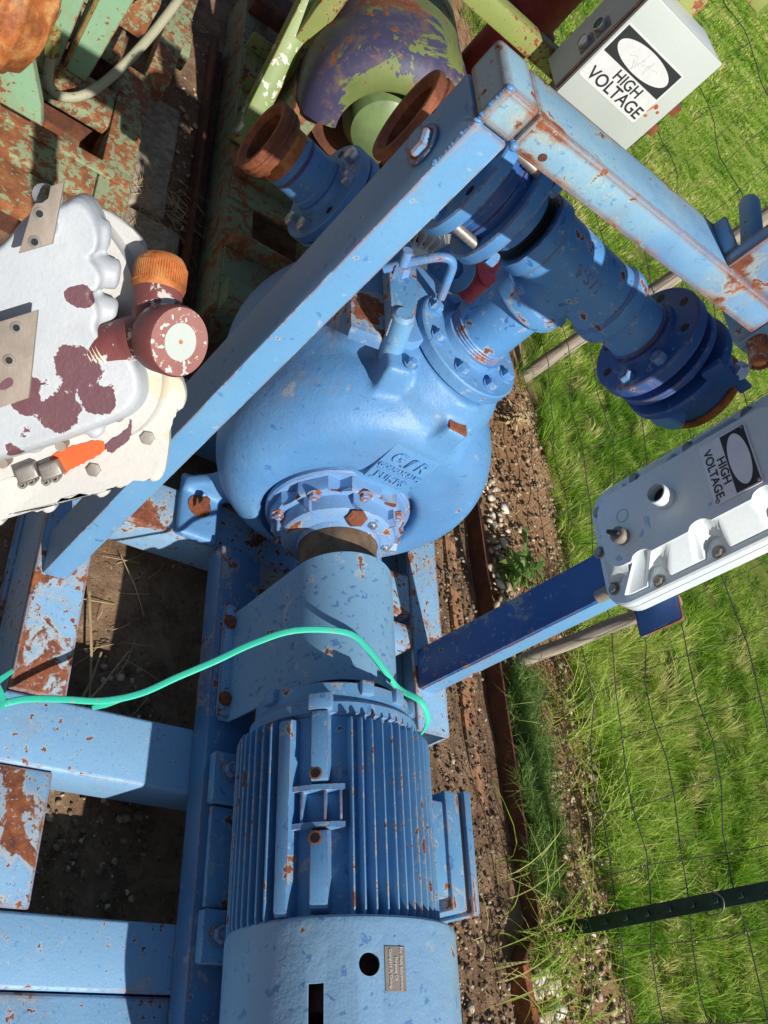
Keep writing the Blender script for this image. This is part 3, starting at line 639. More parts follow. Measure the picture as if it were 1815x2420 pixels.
bm = nb(); lathe(bm, [(.0570, .80), (.0570, .94)], D0, (0, 0, 1), 48); obj('riser', bm, 'pipe', run)
bm = nb()
for i in range(4): lathe(bm, [(.057, .798 + i * .006), (.0595, .801 + i * .006), (.057, .804 + i * .006)], D0, (0, 0, 1), 48)
obj('thread', bm, 'pipe', run)
bm = nb()
lathe(bm, [(.056, .920), (.071, .921), (.073, .926), (.073, .950), (.066, .957), (.063, .965), (.063, 1.01)], D0 , (0, 0, 1), 56)
for v in bm.verts:
    k = (v.co.z - .92) / .1; v.co.x += (T0.x - D0.x) * k; v.co.y += (T0.y - D0.y) * max(0, min(1, k))
lathe(bm, [(.056, -.112), (.0715, -.111), (.0730, -.106), (.0730, -.084), (.067, -.079), (.0655, -.06), (.0655, .06), (.067, .079), (.0730, .084), (.0730, .106), (.0715, .111), (.056, .112)], T0, RUN, 56)
tee = obj('tee', bm, 'pipe', run)
nrm = (Vector((1, -.55, .6)) - RUN * RUN.dot(Vector((1, -.55, .6)))).normalized()
place_text('cast_lettering', 'USA', .028, 'pipe', tee, T0 + nrm * .0642 + RUN * .0, -RUN, (nrm.cross(-RUN)), 0, 0, depth=.0020, space=1.3)
# far end: pipe, flange stack, coupling mouth
bm = nb(); lathe(bm, [(.0572, .11), (.0572, .19)], T0, RUN, 48); obj('nipple', bm, 'pipe', run)
bm = nb()
for i in range(5): lathe(bm, [(.0572, .172 + i * .005), (.0595, .1745 + i * .005), (.0572, .177 + i * .005)], T0, RUN, 48)
obj('thread', bm, 'deep', run)
flange(T0, RUN, .112, .198, .226, run, 'deep', 8, (1, 2), -1, .070, 'flange', None, .1)
bm = nb(); lathe(bm, [(.04, .227), (.080, .227), (.080, .246), (.104, .247), (.106, .250), (.106, .258), (.104, .261), (.075, .262), (.075, .284), (.108, .285), (.110, .288), (.110, .302), (.107, .305), (.086, .306), (.083, .32), (.081, .352), (.077, .362), (.05, .362)], T0, RUN, 56); obj('check_valve', bm, 'deep', run)
bm = nb(); cyl(bm, T0 + RUN * .31 + Vector((.07, 0, -.045)), Vector((.8, 0, -.5)), .030, -.02, .022, 20, .004); obj('boss', bm, 'pipe', run)
bm = nb(); lathe(bm, [(.060, .34), (.060, .372), (.066, .378), (.081, .378), (.084, .374), (.084, .366), (.081, .362), (.070, .362)], T0, RUN, 56); obj('mouth_ring', bm, 'rustb', run)
bm = nb(); box(bm, -.03, .03, -.008, .008, -.02, .02, .004, 2, basis(T0 + RUN * .262 + Vector((.09, .02, .075)), RUN, Vector((0, 0, 1)).cross(RUN), Vector((0, 0, 1)))); box(bm, -.012, .05, -.005, .005, -.012, .012, .003, 2, basis(T0 + RUN * .285 + Vector((.075, .02, .085)), RUN, Vector((0, 0, 1)).cross(RUN), Vector((0, 0, 1)))); obj('latch', bm, 'deep', run)
inst('bolt', ZB, run, align(T0 + RUN * .315 + Vector((.06, 0, .095)), (.8, .2, .5)))
# near end: pipe, wafer flanges with springs, mouth towards the camera side
bm = nb(); lathe(bm, [(.0572, -.11), (.0572, -.16)], T0, RUN, 48); obj('nipple', bm, 'pipe', run)
bm = nb()
for i in range(3): lathe(bm, [(.0572, -.112 - i * .006), (.0645 - i * .002, -.115 - i * .006), (.0572, -.118 - i * .006)], T0, RUN, 48)
obj('gasket', bm, 'black', run)
flange(T0, RUN, .112, -.190, -.165, run, 'pipe', 8, (), 1, .070, 'flange', None, .2)
bm = nb(); lathe(bm, [(.05, -.191), (.088, -.191), (.090, -.205), (.086, -.208), (.086, -.222), (.094, -.224), (.094, -.236), (.05, -.237)], T0, RUN, 56); obj('wafer_valve', bm, 'deep', run)
flange(T0, RUN, .112, -.262, -.238, run, 'pipe', 8, (2, 6), -1, .070, 'flange', None, .2)
a_, u_, v_ = frame(RUN)
for th in (2.0, .42, 3.6, 5.1):
    d = u_ * math.cos(th) + v_ * math.sin(th); p = T0 + d * .098
    bm = nb()
    n_ = 12
    lathe(bm, [(.0, -.262)] + [(.0095 - .0012 * (i % 2), -.258 + i * (.098 / (2 * n_))) for i in range(2 * n_)] + [(0, -.16)], p, RUN, 14)
    obj('stud', bm, 'steel', run)
    inst('bolt', BOLT, run, align(p + RUN * -.163, RUN, th))
bm = nb(); lathe(bm, [(.0572, -.262), (.0572, -.36)], T0, RUN, 48); obj('pipe', bm, 'pipe', run)
def mouth(o, ax, t, parent, sgn):
    bm = nb(); lathe(bm, [(.052, t + sgn * .10), (.054, t + sgn * .01), (.066, t), (.0765, t), (.0790, t + sgn * .004), (.0790, t + sgn * .010), (.0755, t + sgn * .013), (.0755, t + sgn * .017), (.0785, t + sgn * .020), (.0785, t + sgn * .026), (.0745, t + sgn * .029), (.0770, t + sgn * .034), (.072, t + sgn * .044), (.0575, t + sgn * .046)], o, ax, 56)
    return obj('mouth_ring', bm, 'rustmouth', parent)
mouth(T0, RUN, -.391, run, 1)
# ---- suction inlet low on the left
SU = Vector((-1.624, .682, .62)) - SA * .10
suc = thing('suction_inlet', 'blue flanged suction pipe with a rusted open mouth facing the camera', 'pipework', tuple(SU))
mouth(SU, SA, -.078, suc, 1); _a, us, vs_ = frame(SA)
bm = nb(); lathe(bm, [(.0595, -.045), (.0595, .065), (.062, .068), (.062, .080), (.0595, .083), (.0595, .10)], SU, SA, 48); obj('pipe', bm, 'pump', suc)
bm = nb(); lathe(bm, [(.0598, -.046), (.0603, -.040), (.0598, -.005)], SU, SA, 48); obj('rust_band', bm, 'rustb', suc)
bm = nb(); lathe(bm, [(.0598, .010), (.0608, .012), (.0598, .014), (.0608, .017), (.0598, .019)], SU, SA, 48); obj('thread', bm, 'deep', suc)
flange(SU, SA, .118, .10, .126, suc, 'pump', 8, (0, 2, 3, 5, 7), -1, .070, 'flange', ZB, .15)
flange(SU, SA, .118, .130, .155, suc, 'pump', 8, (), 1, .070)
bm = nb(); tube(bm, smooth_path([SU + SA * .15, SU + SA * .20, (-1.57, .885, .57), (-1.50, .89, .53), (-1.43, .90, .52)], 6), .055, 28); obj('elbow', bm, 'pump', suc)
# front cover disc and small branch behind the fill port
bm = nb(); lathe(bm, [(0, -.02), (.052, -.02), (.052, .006), (.048, .010), (.022, .010), (.020, -.005), (0, -.005)], (-1.504, .972, .70), (.75, -.2, .55), 40); obj('relief_flange', bm, 'pump', pump)
bm = nb(); tube(bm, [(-1.42, .90, .58), (-1.485, .945, .64), (-1.504, .970, .685)], .030, 24); obj('relief_branch', bm, 'pump', pump)
# ------------------------------------------------------------------ coupling guard
guard = thing('coupling_guard', 'plain blue sheet-metal coupling guard arched over the shaft', 'guard', (-.73, .9, .19))
def guardmesh():
    bm = nb(); prof = []
    c = Vector((.9, .37)); r = .103
    # tangent from the foot point to the arc
    f = Vector((.775, .194)); dv = c - f; d = dv.length; al = math.asin(r / d); base = math.atan2(dv.y, dv.x); tl = math.sqrt(d * d - r * r)
    th = base + al; p = f + Vector((math.cos(th), math.sin(th))) * tl
    a0 = math.atan2(p.y - c.y, p.x - c.x)
    half = [(.752, .194), (.774, .194)] + [tuple(f + (p - f) * k / 4) for k in range(1, 5)]
    n = 18; arc = [(c.x + r * math.cos(a0 + (math.pi / 2 - a0) * k / n), c.y + r * math.sin(a0 + (math.pi / 2 - a0) * k / n)) for k in range(1, n + 1)]
    left = half + arc; right = [(1.8 - y, z) for y, z in left[:-1]][::-1]; pts = left + right
    xs = [-.852, -.80, -.74, -.69, -.600]
    g = []
    for x in xs:
        row = []
        for i, (y, z) in enumerate(pts):
            k = (z - .194) / .28; xx = x
            if x == xs[0]: xx = -.812 - .043 * k
            if x == xs[-1]: xx = -.588 - .010 * k
            row.append(bm.verts.new((xx, y, z)))
        g.append(row)
    for A, B in zip(g, g[1:]):
        for i in range(len(pts) - 1): bm.faces.new((A[i], A[i + 1], B[i + 1], B[i]))
    bmesh.ops.recalc_face_normals(bm, faces=bm.faces)
    bmesh.ops.solidify(bm, geom=bm.faces[:], thickness=-.003)
    return bm
obj('shell', guardmesh(), 'guard', guard, 40)
for y0, y1 in ((.748, .776), (1.024, 1.052)):
    g = part_box('base_strip', 'skid', guard, -.83, -.595, y0, y1, .1905, .1985, bev=.002)
me = bolt_mesh('guard_bolt', .010, .006, 'rust')
for x in (-.79, -.63):
    for y in (.762, 1.038): inst('bolt', me, guard, align((x, y, .199), (0, 0, 1)))
bm = nb(); lathe(bm, [(0, -.80), (.05, -.80), (.075, -.795), (.08, -.72), (.05, -.70), (.03, -.69), (.03, -.58), (0, -.58)], (0, .9, .37), (1, 0, 0), 32); cpl = obj('shaft_coupling', bm, 'rustd', None, base=(-.7, .9, .37)); tag(cpl, 'dark rusted shaft coupling hidden under the blue guard', 'coupling')
# ------------------------------------------------------------------ motor
motor = thing('electric_motor', 'blue finned electric motor with rust-flecked cooling fins', 'motor', (-.35, .9, .19))
AX = Vector((0, .887, .37)); PHI0 = math.radians(36.6)
def rad(phi):  # phi measured from the camera-facing direction, positive to the far side
    a = PHI0 - math.radians(phi)          # angle from +Z towards -Y
    return Vector((0, -math.sin(a), math.cos(a))), Vector((0, math.cos(a), math.sin(a)))
bm = nb(); lathe(bm, [(.10, -.582), (.128, -.580), (.137, -.575), (.139, -.545), (.143, -.543), (.147, -.538), (.147, -.520), (.138, -.518), (.138, -.20)], AX, (1, 0, 0), 96); obj('frame', bm, 'motor', motor)
bm = nb(); lathe(bm, [(.03, -.59), (.09, -.586), (.105, -.582)], AX, (1, 0, 0), 40); lathe(bm, [(0, -.62), (.025, -.62), (.025, -.585), (.03, -.585)], AX, (1, 0, 0), 24); obj('end_cap', bm, 'motor', motor)
def finbm(phi, r0, r1, wdeg, x0, x1, taper=.0):
    d, t = rad(phi); bm = nb(); w = r1 * math.radians(wdeg) / 2
    P = [(-w * 1.25, r0), (w * 1.25, r0), (w, r1 - .001), (w * .6, r1), (-w * .6, r1), (-w, r1 - .001)]
    rings = []
    for x, k in ((x0, .0), (x0 + .004, .86), (x0 + .012, 1), (x1 - .012, 1), (x1 - .004, .86), (x1, .0)):
        rings.append([bm.verts.new(AX + Vector((x, 0, 0)) + t * a + d * (r0 + (r - r0) * (.35 + .65 * k))) for a, r in P])
    for A, B in zip(rings, rings[1:]):
        for i in range(6): bm.faces.new((A[i], A[(i + 1) % 6], B[(i + 1) % 6], B[i]))
    bm.faces.new(rings[0][::-1]); bm.faces.new(rings[-1]); return bm
for k in range(34):
    phi = 10.5 + 6.0 * k + .35 * math.sin(k * 5.1)
    if phi > 318: break
    if 96 < phi < 118 or 205 < phi < 262: continue
    obj('fin', finbm(phi, .134, .1665, 1.15, -.513 + .004 * random.random(), -.212), 'fin', motor)
for phi in (-37, -42.8, -48.8, -54.6, -60.4, -66.4, -72.4, -78.4, -84.4):
    obj('fin', finbm(phi, .134, .1665, 1.5, -.518 + .004 * random.random(), -.206), 'fin', motor)
obj('pad', finbm(-27.5, .132, .1665, 7.0, -.512, -.214), 'motor', motor)
# centre ribs with eyebolt holes and the H web
for x0, x1 in ((-.523, -.405), (-.337, -.222)):
    obj('rib', finbm(-7.5, .132, .162, 9, x0, x1), 'motor', motor)
for phi in (-18, -4.5, 4.5):
    obj('web', finbm(phi, .132, .155, 1.6, -.402, -.338), 'motor', motor)
for x in (-.398, -.342):
    bm = nb(); d0, t0 = rad(-24); 
    rr = []
    for i in range(9):
        d, t = rad(-25 + 32 * i / 8); rr.append([AX + Vector((x + dx, 0, 0)) + d * r for dx, r in ((-.005, .132), (-.004, .1565), (.004, .1565), (.005, .132))])
    rr = [[bm.verts.new(p) for p in q] for q in rr]
    for A, B in zip(rr, rr[1:]):
        for i in range(3): bm.faces.new((A[i], A[i + 1], B[i + 1], B[i]))
    bm.faces.new(rr[0][::-1]); bm.faces.new(rr[-1]); obj('web', bm, 'motor', motor)
for x, xx in ((-.418, 1), (-.322, -1)):
    d, t = rad(-9.5); bm = nb(); lathe(bm, [(.0075, 0), (.0075, .0007), (.0, .0007)], AX + Vector((x, 0, 0)) + d * .1615, d, 16); obj('eyebolt_hole', bm, 'black', motor)
    bm = nb(); lathe(bm, [(.0078, 0), (.0078, .0010), (.0105, .0004), (.0105, 0)], AX + Vector((x, 0, 0)) + d * .1615, d, 16); obj('rust_ring', bm, 'rust', motor)
d, t = rad(-7.5)
bm = nb(); box(bm, -.015, .015, -.020, .020, -.014, .008, .004, 2, basis(AX + Vector((-.536, 0, 0)) + d * .152, Vector((1, 0, 0)), t, d)); obj('end_lug', bm, 'motor', motor)
for phi, w_ in ((24, .012), (52, .012), (-48, .014), (78, .012)):
    d, t = rad(phi); bm = nb(); box(bm, -.022, .004, -w_, w_, -.012, .004, .003, 2, basis(AX + Vector((-.558, 0, 0)) + d * .142, Vector((1, 0, 0)), t, d)); obj('end_lug', bm, 'motor', motor)
# fan shroud
AX = Vector((0, .9, .37))
bm = nb(); R_ = .1795
lathe(bm, [(.150, -.218), (.172, -.216), (.1775, -.212), (R_, -.204), (R_ + .0005, .13), (.16, .15), (0, .155), (0, .150), (.155, .145), (R_ - .005, .128), (R_ - .005, -.200), (.150, -.210), (.150, -.218)], AX, (1, 0, 0), 128)
bmesh.ops.remove_doubles(bm, verts=bm.verts, dist=1e-5); bmesh.ops.recalc_face_normals(bm, faces=bm.faces)
def cutter(make):
    b = nb(); make(b); bmesh.ops.recalc_face_normals(b, faces=b.faces); mm = bpy.data.meshes.new('cut'); b.to_mesh(mm); b.free(); oo = bpy.data.objects.new('cut', mm); COL.objects.link(oo); return oo
_m = bpy.data.meshes.new('s'); bm.to_mesh(_m); bm.free(); _o = bpy.data.objects.new('s', _m); COL.objects.link(_o)
_d, _t = rad(12.5); _d2, _t2 = rad(-11)
c1 = cutter(lambda b: cyl(b, AX + Vector((-.152, 0, 0)) + _d * .16, _d, .0148, 0, .05, 32))
c2 = cutter(lambda b: box(b, -.131, .05, -.011, .011, .155, .2, 0, 2, basis(AX, Vector((1, 0, 0)), _t2, _d2)))
for c_ in (c1, c2):
    k_ = _o.modifiers.new('b', 'BOOLEAN'); k_.operation = 'DIFFERENCE'; k_.object = c_; k_.solver = 'EXACT'
bpy.context.view_layer.update()
_m2 = bpy.data.meshes.new_from_object(_o.evaluated_get(bpy.context.evaluated_depsgraph_get()))
for o_ in (_o, c1, c2): bpy.data.objects.remove(o_)
bm = nb(); bm.from_mesh(_m2); bpy.data.meshes.remove(_m2); shroud = obj('fan_shroud', bm, 'shroud', motor, 30)
bm = nb(); lathe(bm, [(0, -.19), (.10, -.19), (.15, -.185), (.155, -.10), (.06, -.09), (.04, .06), (0, .06)], AX, (1, 0, 0), 40); obj('fan', bm, 'rustd', motor)
def on_shroud(px, x, lift=.0):
    d, t = rad(px); return AX + Vector((x, 0, 0)) + d * (R_ + lift), d, t
def patch(phi0, phi1, x0, x1, lift, name, mat, parent, rnd=0):
    bm = nb(); n = 8; rows = []
    for i in range(n + 1):
        ph = phi0 + (phi1 - phi0) * i / n; d, t = rad(ph)
        rows.append([bm.verts.new(AX + Vector((x, 0, 0)) + d * (R_ + lift)) for x in (x0, x1)])
    for A, B in zip(rows, rows[1:]): bm.faces.new((A[0], A[1], B[1], B[0]))
    bmesh.ops.recalc_face_normals(bm, faces=bm.faces)
    bmesh.ops.solidify(bm, geom=bm.faces[:], thickness=.0006)
    return obj(name, bm, mat, parent)
lab = patch(19.5, 29.5, -.174, -.119, .0012, 'rating_label', 'bracket', shroud)
for i, s in enumerate(('For Shaft Substitution', 'Purpose Of', 'Compact A. Group')):
    d, t = rad(27.2 - 2.6 * i); place_text('label_text', s, .0062, 'signwhite', lab, AX + Vector((-.1465, 0, 0)) + d * (R_ + .0022), Vector((1, 0, 0)), t, depth=.0002)
# feet
for s in (-1, 1):
    for x0, x1 in ((-.525, -.435), (-.265, -.185)):
        y0, y1 = (.742, .80) if s < 0 else (1.0, 1.058)
        bm = nb(); box(bm, x0, x1, y0, y1, .1915, .216, .005); box(bm, x0 + .006, x1 - .006, y0 + .04 if s < 0 else y0 - .02, y1 + .02 if s < 0 else y1 - .04, .2, .27, .004); obj('foot', bm, 'motor', motor)
    y0, y1 = (.748, .80) if s < 0 else (1.0, 1.052)
    bm = nb(); box(bm, -.432, -.268, y0, y1, .1915, .205, .004); obj('foot_web', bm, 'motor', motor)
me = bolt_mesh('foot_bolt', .0135, .011, 'motor', .005)
for x in (-.492, -.226):
    for y in (.772, 1.028): inst('foot_bolt', me, motor, align((x, y, .2165), (0, 0, 1)))
# terminal box on the far side
bm = nb(); box(bm, -.435, -.275, 1.04, 1.088, .315, .425, .004); obj('terminal_neck', bm, 'motor', motor)
bm = nb(); box(bm, -.455, -.255, 1.089, 1.124, .295, .43, .005); tb = obj('terminal_box', bm, 'motor', motor)
bm = nb(); box(bm, -.452, -.258, 1.1245, 1.131, .298, .427, .001); obj('gasket', bm, 'black', tb)
bm = nb(); box(bm, -.460, -.250, 1.1315, 1.150, .290, .435, .006); obj('terminal_cover', bm, 'motor', tb)
for x0, x1 in ((-.50, -.462), (-.248, -.205)):
    part_box('cover_lug', 'motor', motor, x0, x1, 1.05, 1.095, .35, .39, bev=.006)

# ------------------------------------------------------------------ teal strap
bm = nb()
tube(bm, smooth_path([(-.552, .382, .15), (-.563, .413, .165), (-.564, .464, .195), (-.563, .517, .225), (-.573, .565, .265), (-.597, .608, .31), (-.624, .656, .35), (-.651, .701, .395), (-.673, .757, .44), (-.679, .840, .473), (-.655, .880, .482), (-.620, .918, .484), (-.598, .950, .479), (-.575, .985, .497), (-.552, 1.02, .472), (-.548, 1.05, .40), (-.55, 1.06, .30)], 5), .0058, 8, .5)
st = obj('strap', bm, 'teal', None, base=(-.55, .38, .135)); tag(st, 'bright teal plastic strap tied over the coupling guard', 'strap')
for q in ([(-.556, .386, .152), (-.585, .365, .150), (-.612, .388, .150)], [(-.552, .384, .152), (-.53, .36, .155), (-.515, .355, .142)], [(-.571, .550, .243), (-.560, .525, .225), (-.552, .508, .213)]):
    bm = nb(); tube(bm, q, [.006, .0075, .004], 6, .3); obj('loose_end', bm, 'teal', st)
# ------------------------------------------------------------------ grey control station on the far rail
ctl = thing('control_station', 'grey cast control box with a small sign and selector switch, on a blue post', 'control box', (-.85, 1.335, .13))
bm = nb(); box(bm, -.900, -.800, 1.312, 1.3205, .1315, 1.16, .003); obj('post_web', bm, 'deep', ctl)
for x0, x1 in ((-.808, -.7995), (-.9005, -.892)):
    bm = nb(); box(bm, x0, x1, 1.3207, 1.362, .1315, 1.16, .002); obj('post_flange', bm, 'arm', ctl)
def rrect(x0, x1, z0, z1, r, n=5):
    P = []
    for cx, cz, a in ((x1 - r, z1 - r, 0), (x0 + r, z1 - r, 90), (x0 + r, z0 + r, 180), (x1 - r, z0 + r, 270)):
        for i in range(n + 1):
            th = math.radians(a + 90 * i / n); P.append((cx + r * math.cos(th), cz + r * math.sin(th)))
    return P
def loft(bm, loops, mk, cap=True):
    rings = [[bm.verts.new(mk(x, z, y)) for x, z in L] for L, y in loops]
    for A, B in zip(rings, rings[1:]):
        n = len(A)
        for i in range(n): bm.faces.new((A[i], A[(i + 1) % n], B[(i + 1) % n], B[i]))
    if cap: bm.faces.new(rings[0]); bm.faces.new(rings[-1][::-1])
mk = lambda x, z, y: (x, y, z)
def lobed(x0, x1, z0, z1, r, depth, pitch, n=160, lw=.018):
    """rounded rectangle whose long sides step in at the bolt pockets"""
    base = rrect(x0, x1, z0, z1, r, 8); P = []
    # resample
    L = [Vector(p) for p in base]; segs = [(L[i], L[(i + 1) % len(L)]) for i in range(len(L))]; tot = sum((b - a).length for a, b in segs); k = 0; acc = 0
    for i in range(n):
        s = tot * i / n
        while s > acc + (segs[k][1] - segs[k][0]).length: acc += (segs[k][1] - segs[k][0]).length; k += 1
        a, b = segs[k]; p = a + (b - a).normalized() * (s - acc); d = 1e9
        for q in pitch: d = min(d, (p - Vector(q)).length)
        c = Vector(((x0 + x1) / 2, (z0 + z1) / 2)); f = max(0, 1 - (d / lw) ** 2) if d < lw else 0
        nn = Vector((1 if p.x > c.x else -1, 0)) if abs(p.x - c.x) / (x1 - x0) > abs(p.y - c.y) / (z1 - z0) else Vector((0, 1 if p.y > c.y else -1))
        P.append(tuple(p - nn * depth * math.sqrt(f)))
    return P
FX0, FX1, FZ0, FZ1 = -.975, -.722, .742, 1.20
bolts = [(FX1 - .004, z) for z in (.855, .975, 1.095)] + [(FX0 + .004, z) for z in (.855, .975, 1.095)] + [(-.85, FZ0 + .004), (-.85, FZ1 - .004), (FX1 - .03, FZ0 + .02), (FX0 + .03, FZ0 + .02)]
bm = nb(); o1 = rrect(FX0, FX1, FZ0, FZ1, .05, 8)
loft(bm, [(rrect(FX0 + .03, FX1 - .03, FZ0 + .03, FZ1 - .03, .04, 8), 1.311), (rrect(FX0 + .012, FX1 - .012, FZ0 + .012, FZ1 - .012, .045, 8), 1.288), (o1, 1.284), (o1, 1.2625)], mk); obj('base', bm, 'greyc', ctl)
bm = nb(); loft(bm, [(o1, 1.2605), (o1, 1.246), (rrect(FX0 + .003, FX1 - .003, FZ0 + .003, FZ1 - .003, .048, 8), 1.2425)], mk); obj('cover_flange', bm, 'greyc', ctl)
bm = nb(); L0 = lobed(FX0 + .014, FX1 - .014, FZ0 + .014, FZ1 - .014, .045, .034, bolts, 200, .024); L1 = lobed(FX0 + .050, FX1 - .050, FZ0 + .042, FZ1 - .042, .035, .012, [(FX1 - .050, b[1]) if b[0] > -.8 else b for b in bolts], 200, .02)
L2 = rrect(FX0 + .053, FX1 - .053, FZ0 + .045, FZ1 - .045, .03, 49); 
L1b = [((x + .85) * .985 - .85, (z - .97) * .995 + .97) for x, z in L1]
loft(bm, [(L0, 1.2422), (L0, 1.236), (L1, 1.204), (L1b, 1.1995)], mk); cover = obj('cover', bm, 'greyc', ctl, 50)
me = bolt_mesh('cover_bolt', .0085, .006, 'steel')
for x, z in bolts: inst('bolt', me, ctl, align((x - .012 * (1 if x > -.8 else -1 if x < -.9 else 0), 1.242, z), (0, -1, 0)))
# push-button guard, selector, ghost ring
bm = nb(); lathe(bm, [(.019, 0), (.019, .030), (.0165, .030), (.0165, .006), (0, .006)], (-.855, 1.199, .93), (0, -1, 0), 28); obj('button_collar', bm, 'greyc', ctl)
bm = nb(); lathe(bm, [(.0158, .006), (.0158, .010), (0, .010)], (-.855, 1.199, .93), (0, -1, 0), 24); obj('button', bm, 'black', ctl)
bm = nb(); lathe(bm, [(.0155, 0), (.0155, .017), (.012, .020), (0, .020)], (-.826, 1.199, .830), (0, -1, 0), 24); obj('switch_collar', bm, 'bracket', ctl)
bm = nb(); box(bm, -.004, .004, -.0135, .0135, .018, .032, .002, 2, basis((-.826, 1.199, .830), (.85, 0, -.52), (.52, 0, .85), (0, -1, 0))); obj('switch_lever', bm, 'black', ctl)
bm = nb(); tube(bm, [(-.868 + .0125 * math.cos(a), 1.1992, .838 + .0125 * math.sin(a)) for a in np.linspace(0, 6.2832, 25)], .0005, 5, cap=False); obj('ghost_ring', bm, 'steel', ctl)
def danger_sign(parent, o, ex, ey, w, h, mw, ms, blackfrac, fs1, fs2, th=.0015, oval=None, crack=True, t1=(.0, -.12), t2=(.0, -.34), squash=1.0):
    ex, ey = Vector(ex), Vector(ey); ez = ex.cross(ey); o = Vector(o)
    bm = nb(); P = rrect(-w / 2, w / 2, -h / 2, h / 2, min(w, h) * .05, 4); prism(bm, P, o, ex, ey, ez, th); s = obj('sign', bm, mw, parent)
    bh = h * blackfrac; top = h / 2 - h * .03
    bm = nb(); prism(bm, [(-w * .475, top - bh), (w * .475, top - bh), (w * .475, top), (-w * .475, top)], o + ez * (th + .0002), ex, ey, ez, .0006); obj('black_panel', bm, 'inkblack', s)
    bm = nb(); prism(bm, [(w * .42 * math.cos(a), top - bh / 2 + bh * .42 * math.sin(a)) for a in np.linspace(0, 2 * math.pi, 48, endpoint=False)], o + ez * (th + .001), ex, ey, ez, .0006); obj('oval', bm, mw, s)
    rem0, rem1 = -h / 2, top - bh
    for body, fy, fs, dx in (('HIGH', t1[1], fs1, t1[0]), ('VOLTAGE', t2[1], fs2, t2[0])):
        me = text_mesh('sign_text', body, fs, 'inkblack', .0003, bold=fs * .012)
        inst('sign_text', me, s, basis(o + ez * (th + .0006) + ey * (h * fy) + ex * (w * dx), ex * squash, ey, ez))
    if crack:
        bm = nb(); random.seed(3)
        for k in range(9):
            a = random.uniform(0, 6.28); p = Vector((w * .12 * math.cos(a * 3), top - bh / 2 + bh * .1 * math.sin(a * 2))); pts = []
            for j in range(5):
                pts.append(o + ez * (th + .0017) + ex * p.x + ey * p.y); p = p + Vector((math.cos(a), math.sin(a))) * bh * .08; a += random.uniform(-.7, .7)
            tube(bm, pts, .0004, 4)
        obj('crack', bm, 'steel', s)
    return s
danger_sign(ctl, (-.851, 1.1985, 1.058), (1, 0, 0), (0, 0, 1), .120, .088, 'signgrey', None, .50, .021, .021, .0018, crack=False, t1=(.05, -.14), t2=(.02, -.36), squash=1.05)
me = bolt_mesh('sign_rivet', .003, .002, 'steel')
for x, z in ((-.905, 1.096), (-.797, 1.096), (-.797, 1.020)): inst('rivet', me, ctl, align((x, 1.1966, z), (0, -1, 0)))
# mounting ear with slot, conduit stub
bm = nb(); box(bm, -.765, -.690, 1.3125, 1.319, .748, .842, .006, 3); obj('mounting_ear', bm, 'deep', ctl)
bm = nb(); box(bm, -.755, -.742, 1.3095, 1.3122, .775, .815, .001); obj('ear_slot', bm, 'greyc', ctl)
bm = nb(); cyl(bm, (-.79, 1.285, .742), (0, 0, -1), .013, 0, .05, 18, .002); cyl(bm, (-.79, 1.285, .742), (0, 0, -1), .018, 0, .018, 8, .002); obj('drain_fitting', bm, 'bracket', ctl)

# ------------------------------------------------------------------ white enclosure close to the camera
# its own axes: long side, short side, outward normal (it leans back on its post)
WD = .95; W0 = Vector((-0.67801, 0.19247, 0.83952)); eu = Vector((-0.07147, 0.82912, 0.55449)); ev = Vector((0.64464, 0.46261, -0.60863)); ew = Vector((0.76114, -0.31395, 0.56754))
KS = WD / 2064.9
def wp(px, py, h=0.0): return W0 + eu * ((px - 170) * KS) + ev * ((py - 850) * KS) + ew * h
white = thing('white_enclosure', 'white cast enclosure with bare burgundy patches, mounting feet and a pipe elbow', 'enclosure', (W0.x - .05, W0.y - .02, 0))
def px_poly(bm, P, h0, h1, bev=.004, steps=None):
    """outline in photo-plane units, extruded between heights"""
    loops = steps or [(1.0, h0), (1.0, h1)]
    cx = sum(p[0] for p in P) / len(P); cy = sum(p[1] for p in P) / len(P); rings = []
    for s, h in loops: rings.append([bm.verts.new(wp(cx + (x - cx) * s, cy + (y - cy) * s, h)) for x, y in P])
    n = len(P)
    for A, B in zip(rings, rings[1:]):
        for i in range(n): bm.faces.new((A[i], A[(i + 1) % n], B[(i + 1) % n], B[i]))
    f = [bm.faces.new(rings[0][::-1]), bm.faces.new(rings[-1])]
    if bev: bmesh.ops.bevel(bm, geom=list(f[1].edges), offset=bev, segments=3, affect='EDGES', profile=.5)
def curve(P, n=5, closed=True):
    out = []; k = len(P)
    for i in range(k):
        p0, p1, p2, p3 = (Vector(P[(i + j) % k]) for j in (-1, 0, 1, 2))
        for t in (a / n for a in range(n)):
            q = .5 * ((2 * p1) + (p2 - p0) * t + (2 * p0 - 5 * p1 + 4 * p2 - p3) * t * t + (3 * p1 - p0 - 3 * p2 + p3) * t ** 3); out.append((q.x, q.y))
    return out
fl = [(-300, 800), (-180, 700), (-46, 648), (78, 553), (179, 496), (275, 514), (337, 571), (347, 600), (351, 649), (368, 769), (388, 872), (410, 904), (421, 946), (412, 984), (379, 1005), (373, 1064), (364, 1114), (351, 1158), (326, 1174), (293, 1159), (243, 1188), (220, 1176), (214, 1198), (189, 1211), (159, 1190), (99, 1216), (84, 1210), (76, 1237), (53, 1247), (25, 1230), (-29, 1252), (-46, 1245), (-56, 1271), (-83, 1277), (-121, 1257), (-220, 1290), (-300, 1230), (-340, 980)]
bm = nb(); px_poly(bm, curve(fl, 3), -.060, -.036, .004); obj('flange', bm, 'whitec', white)
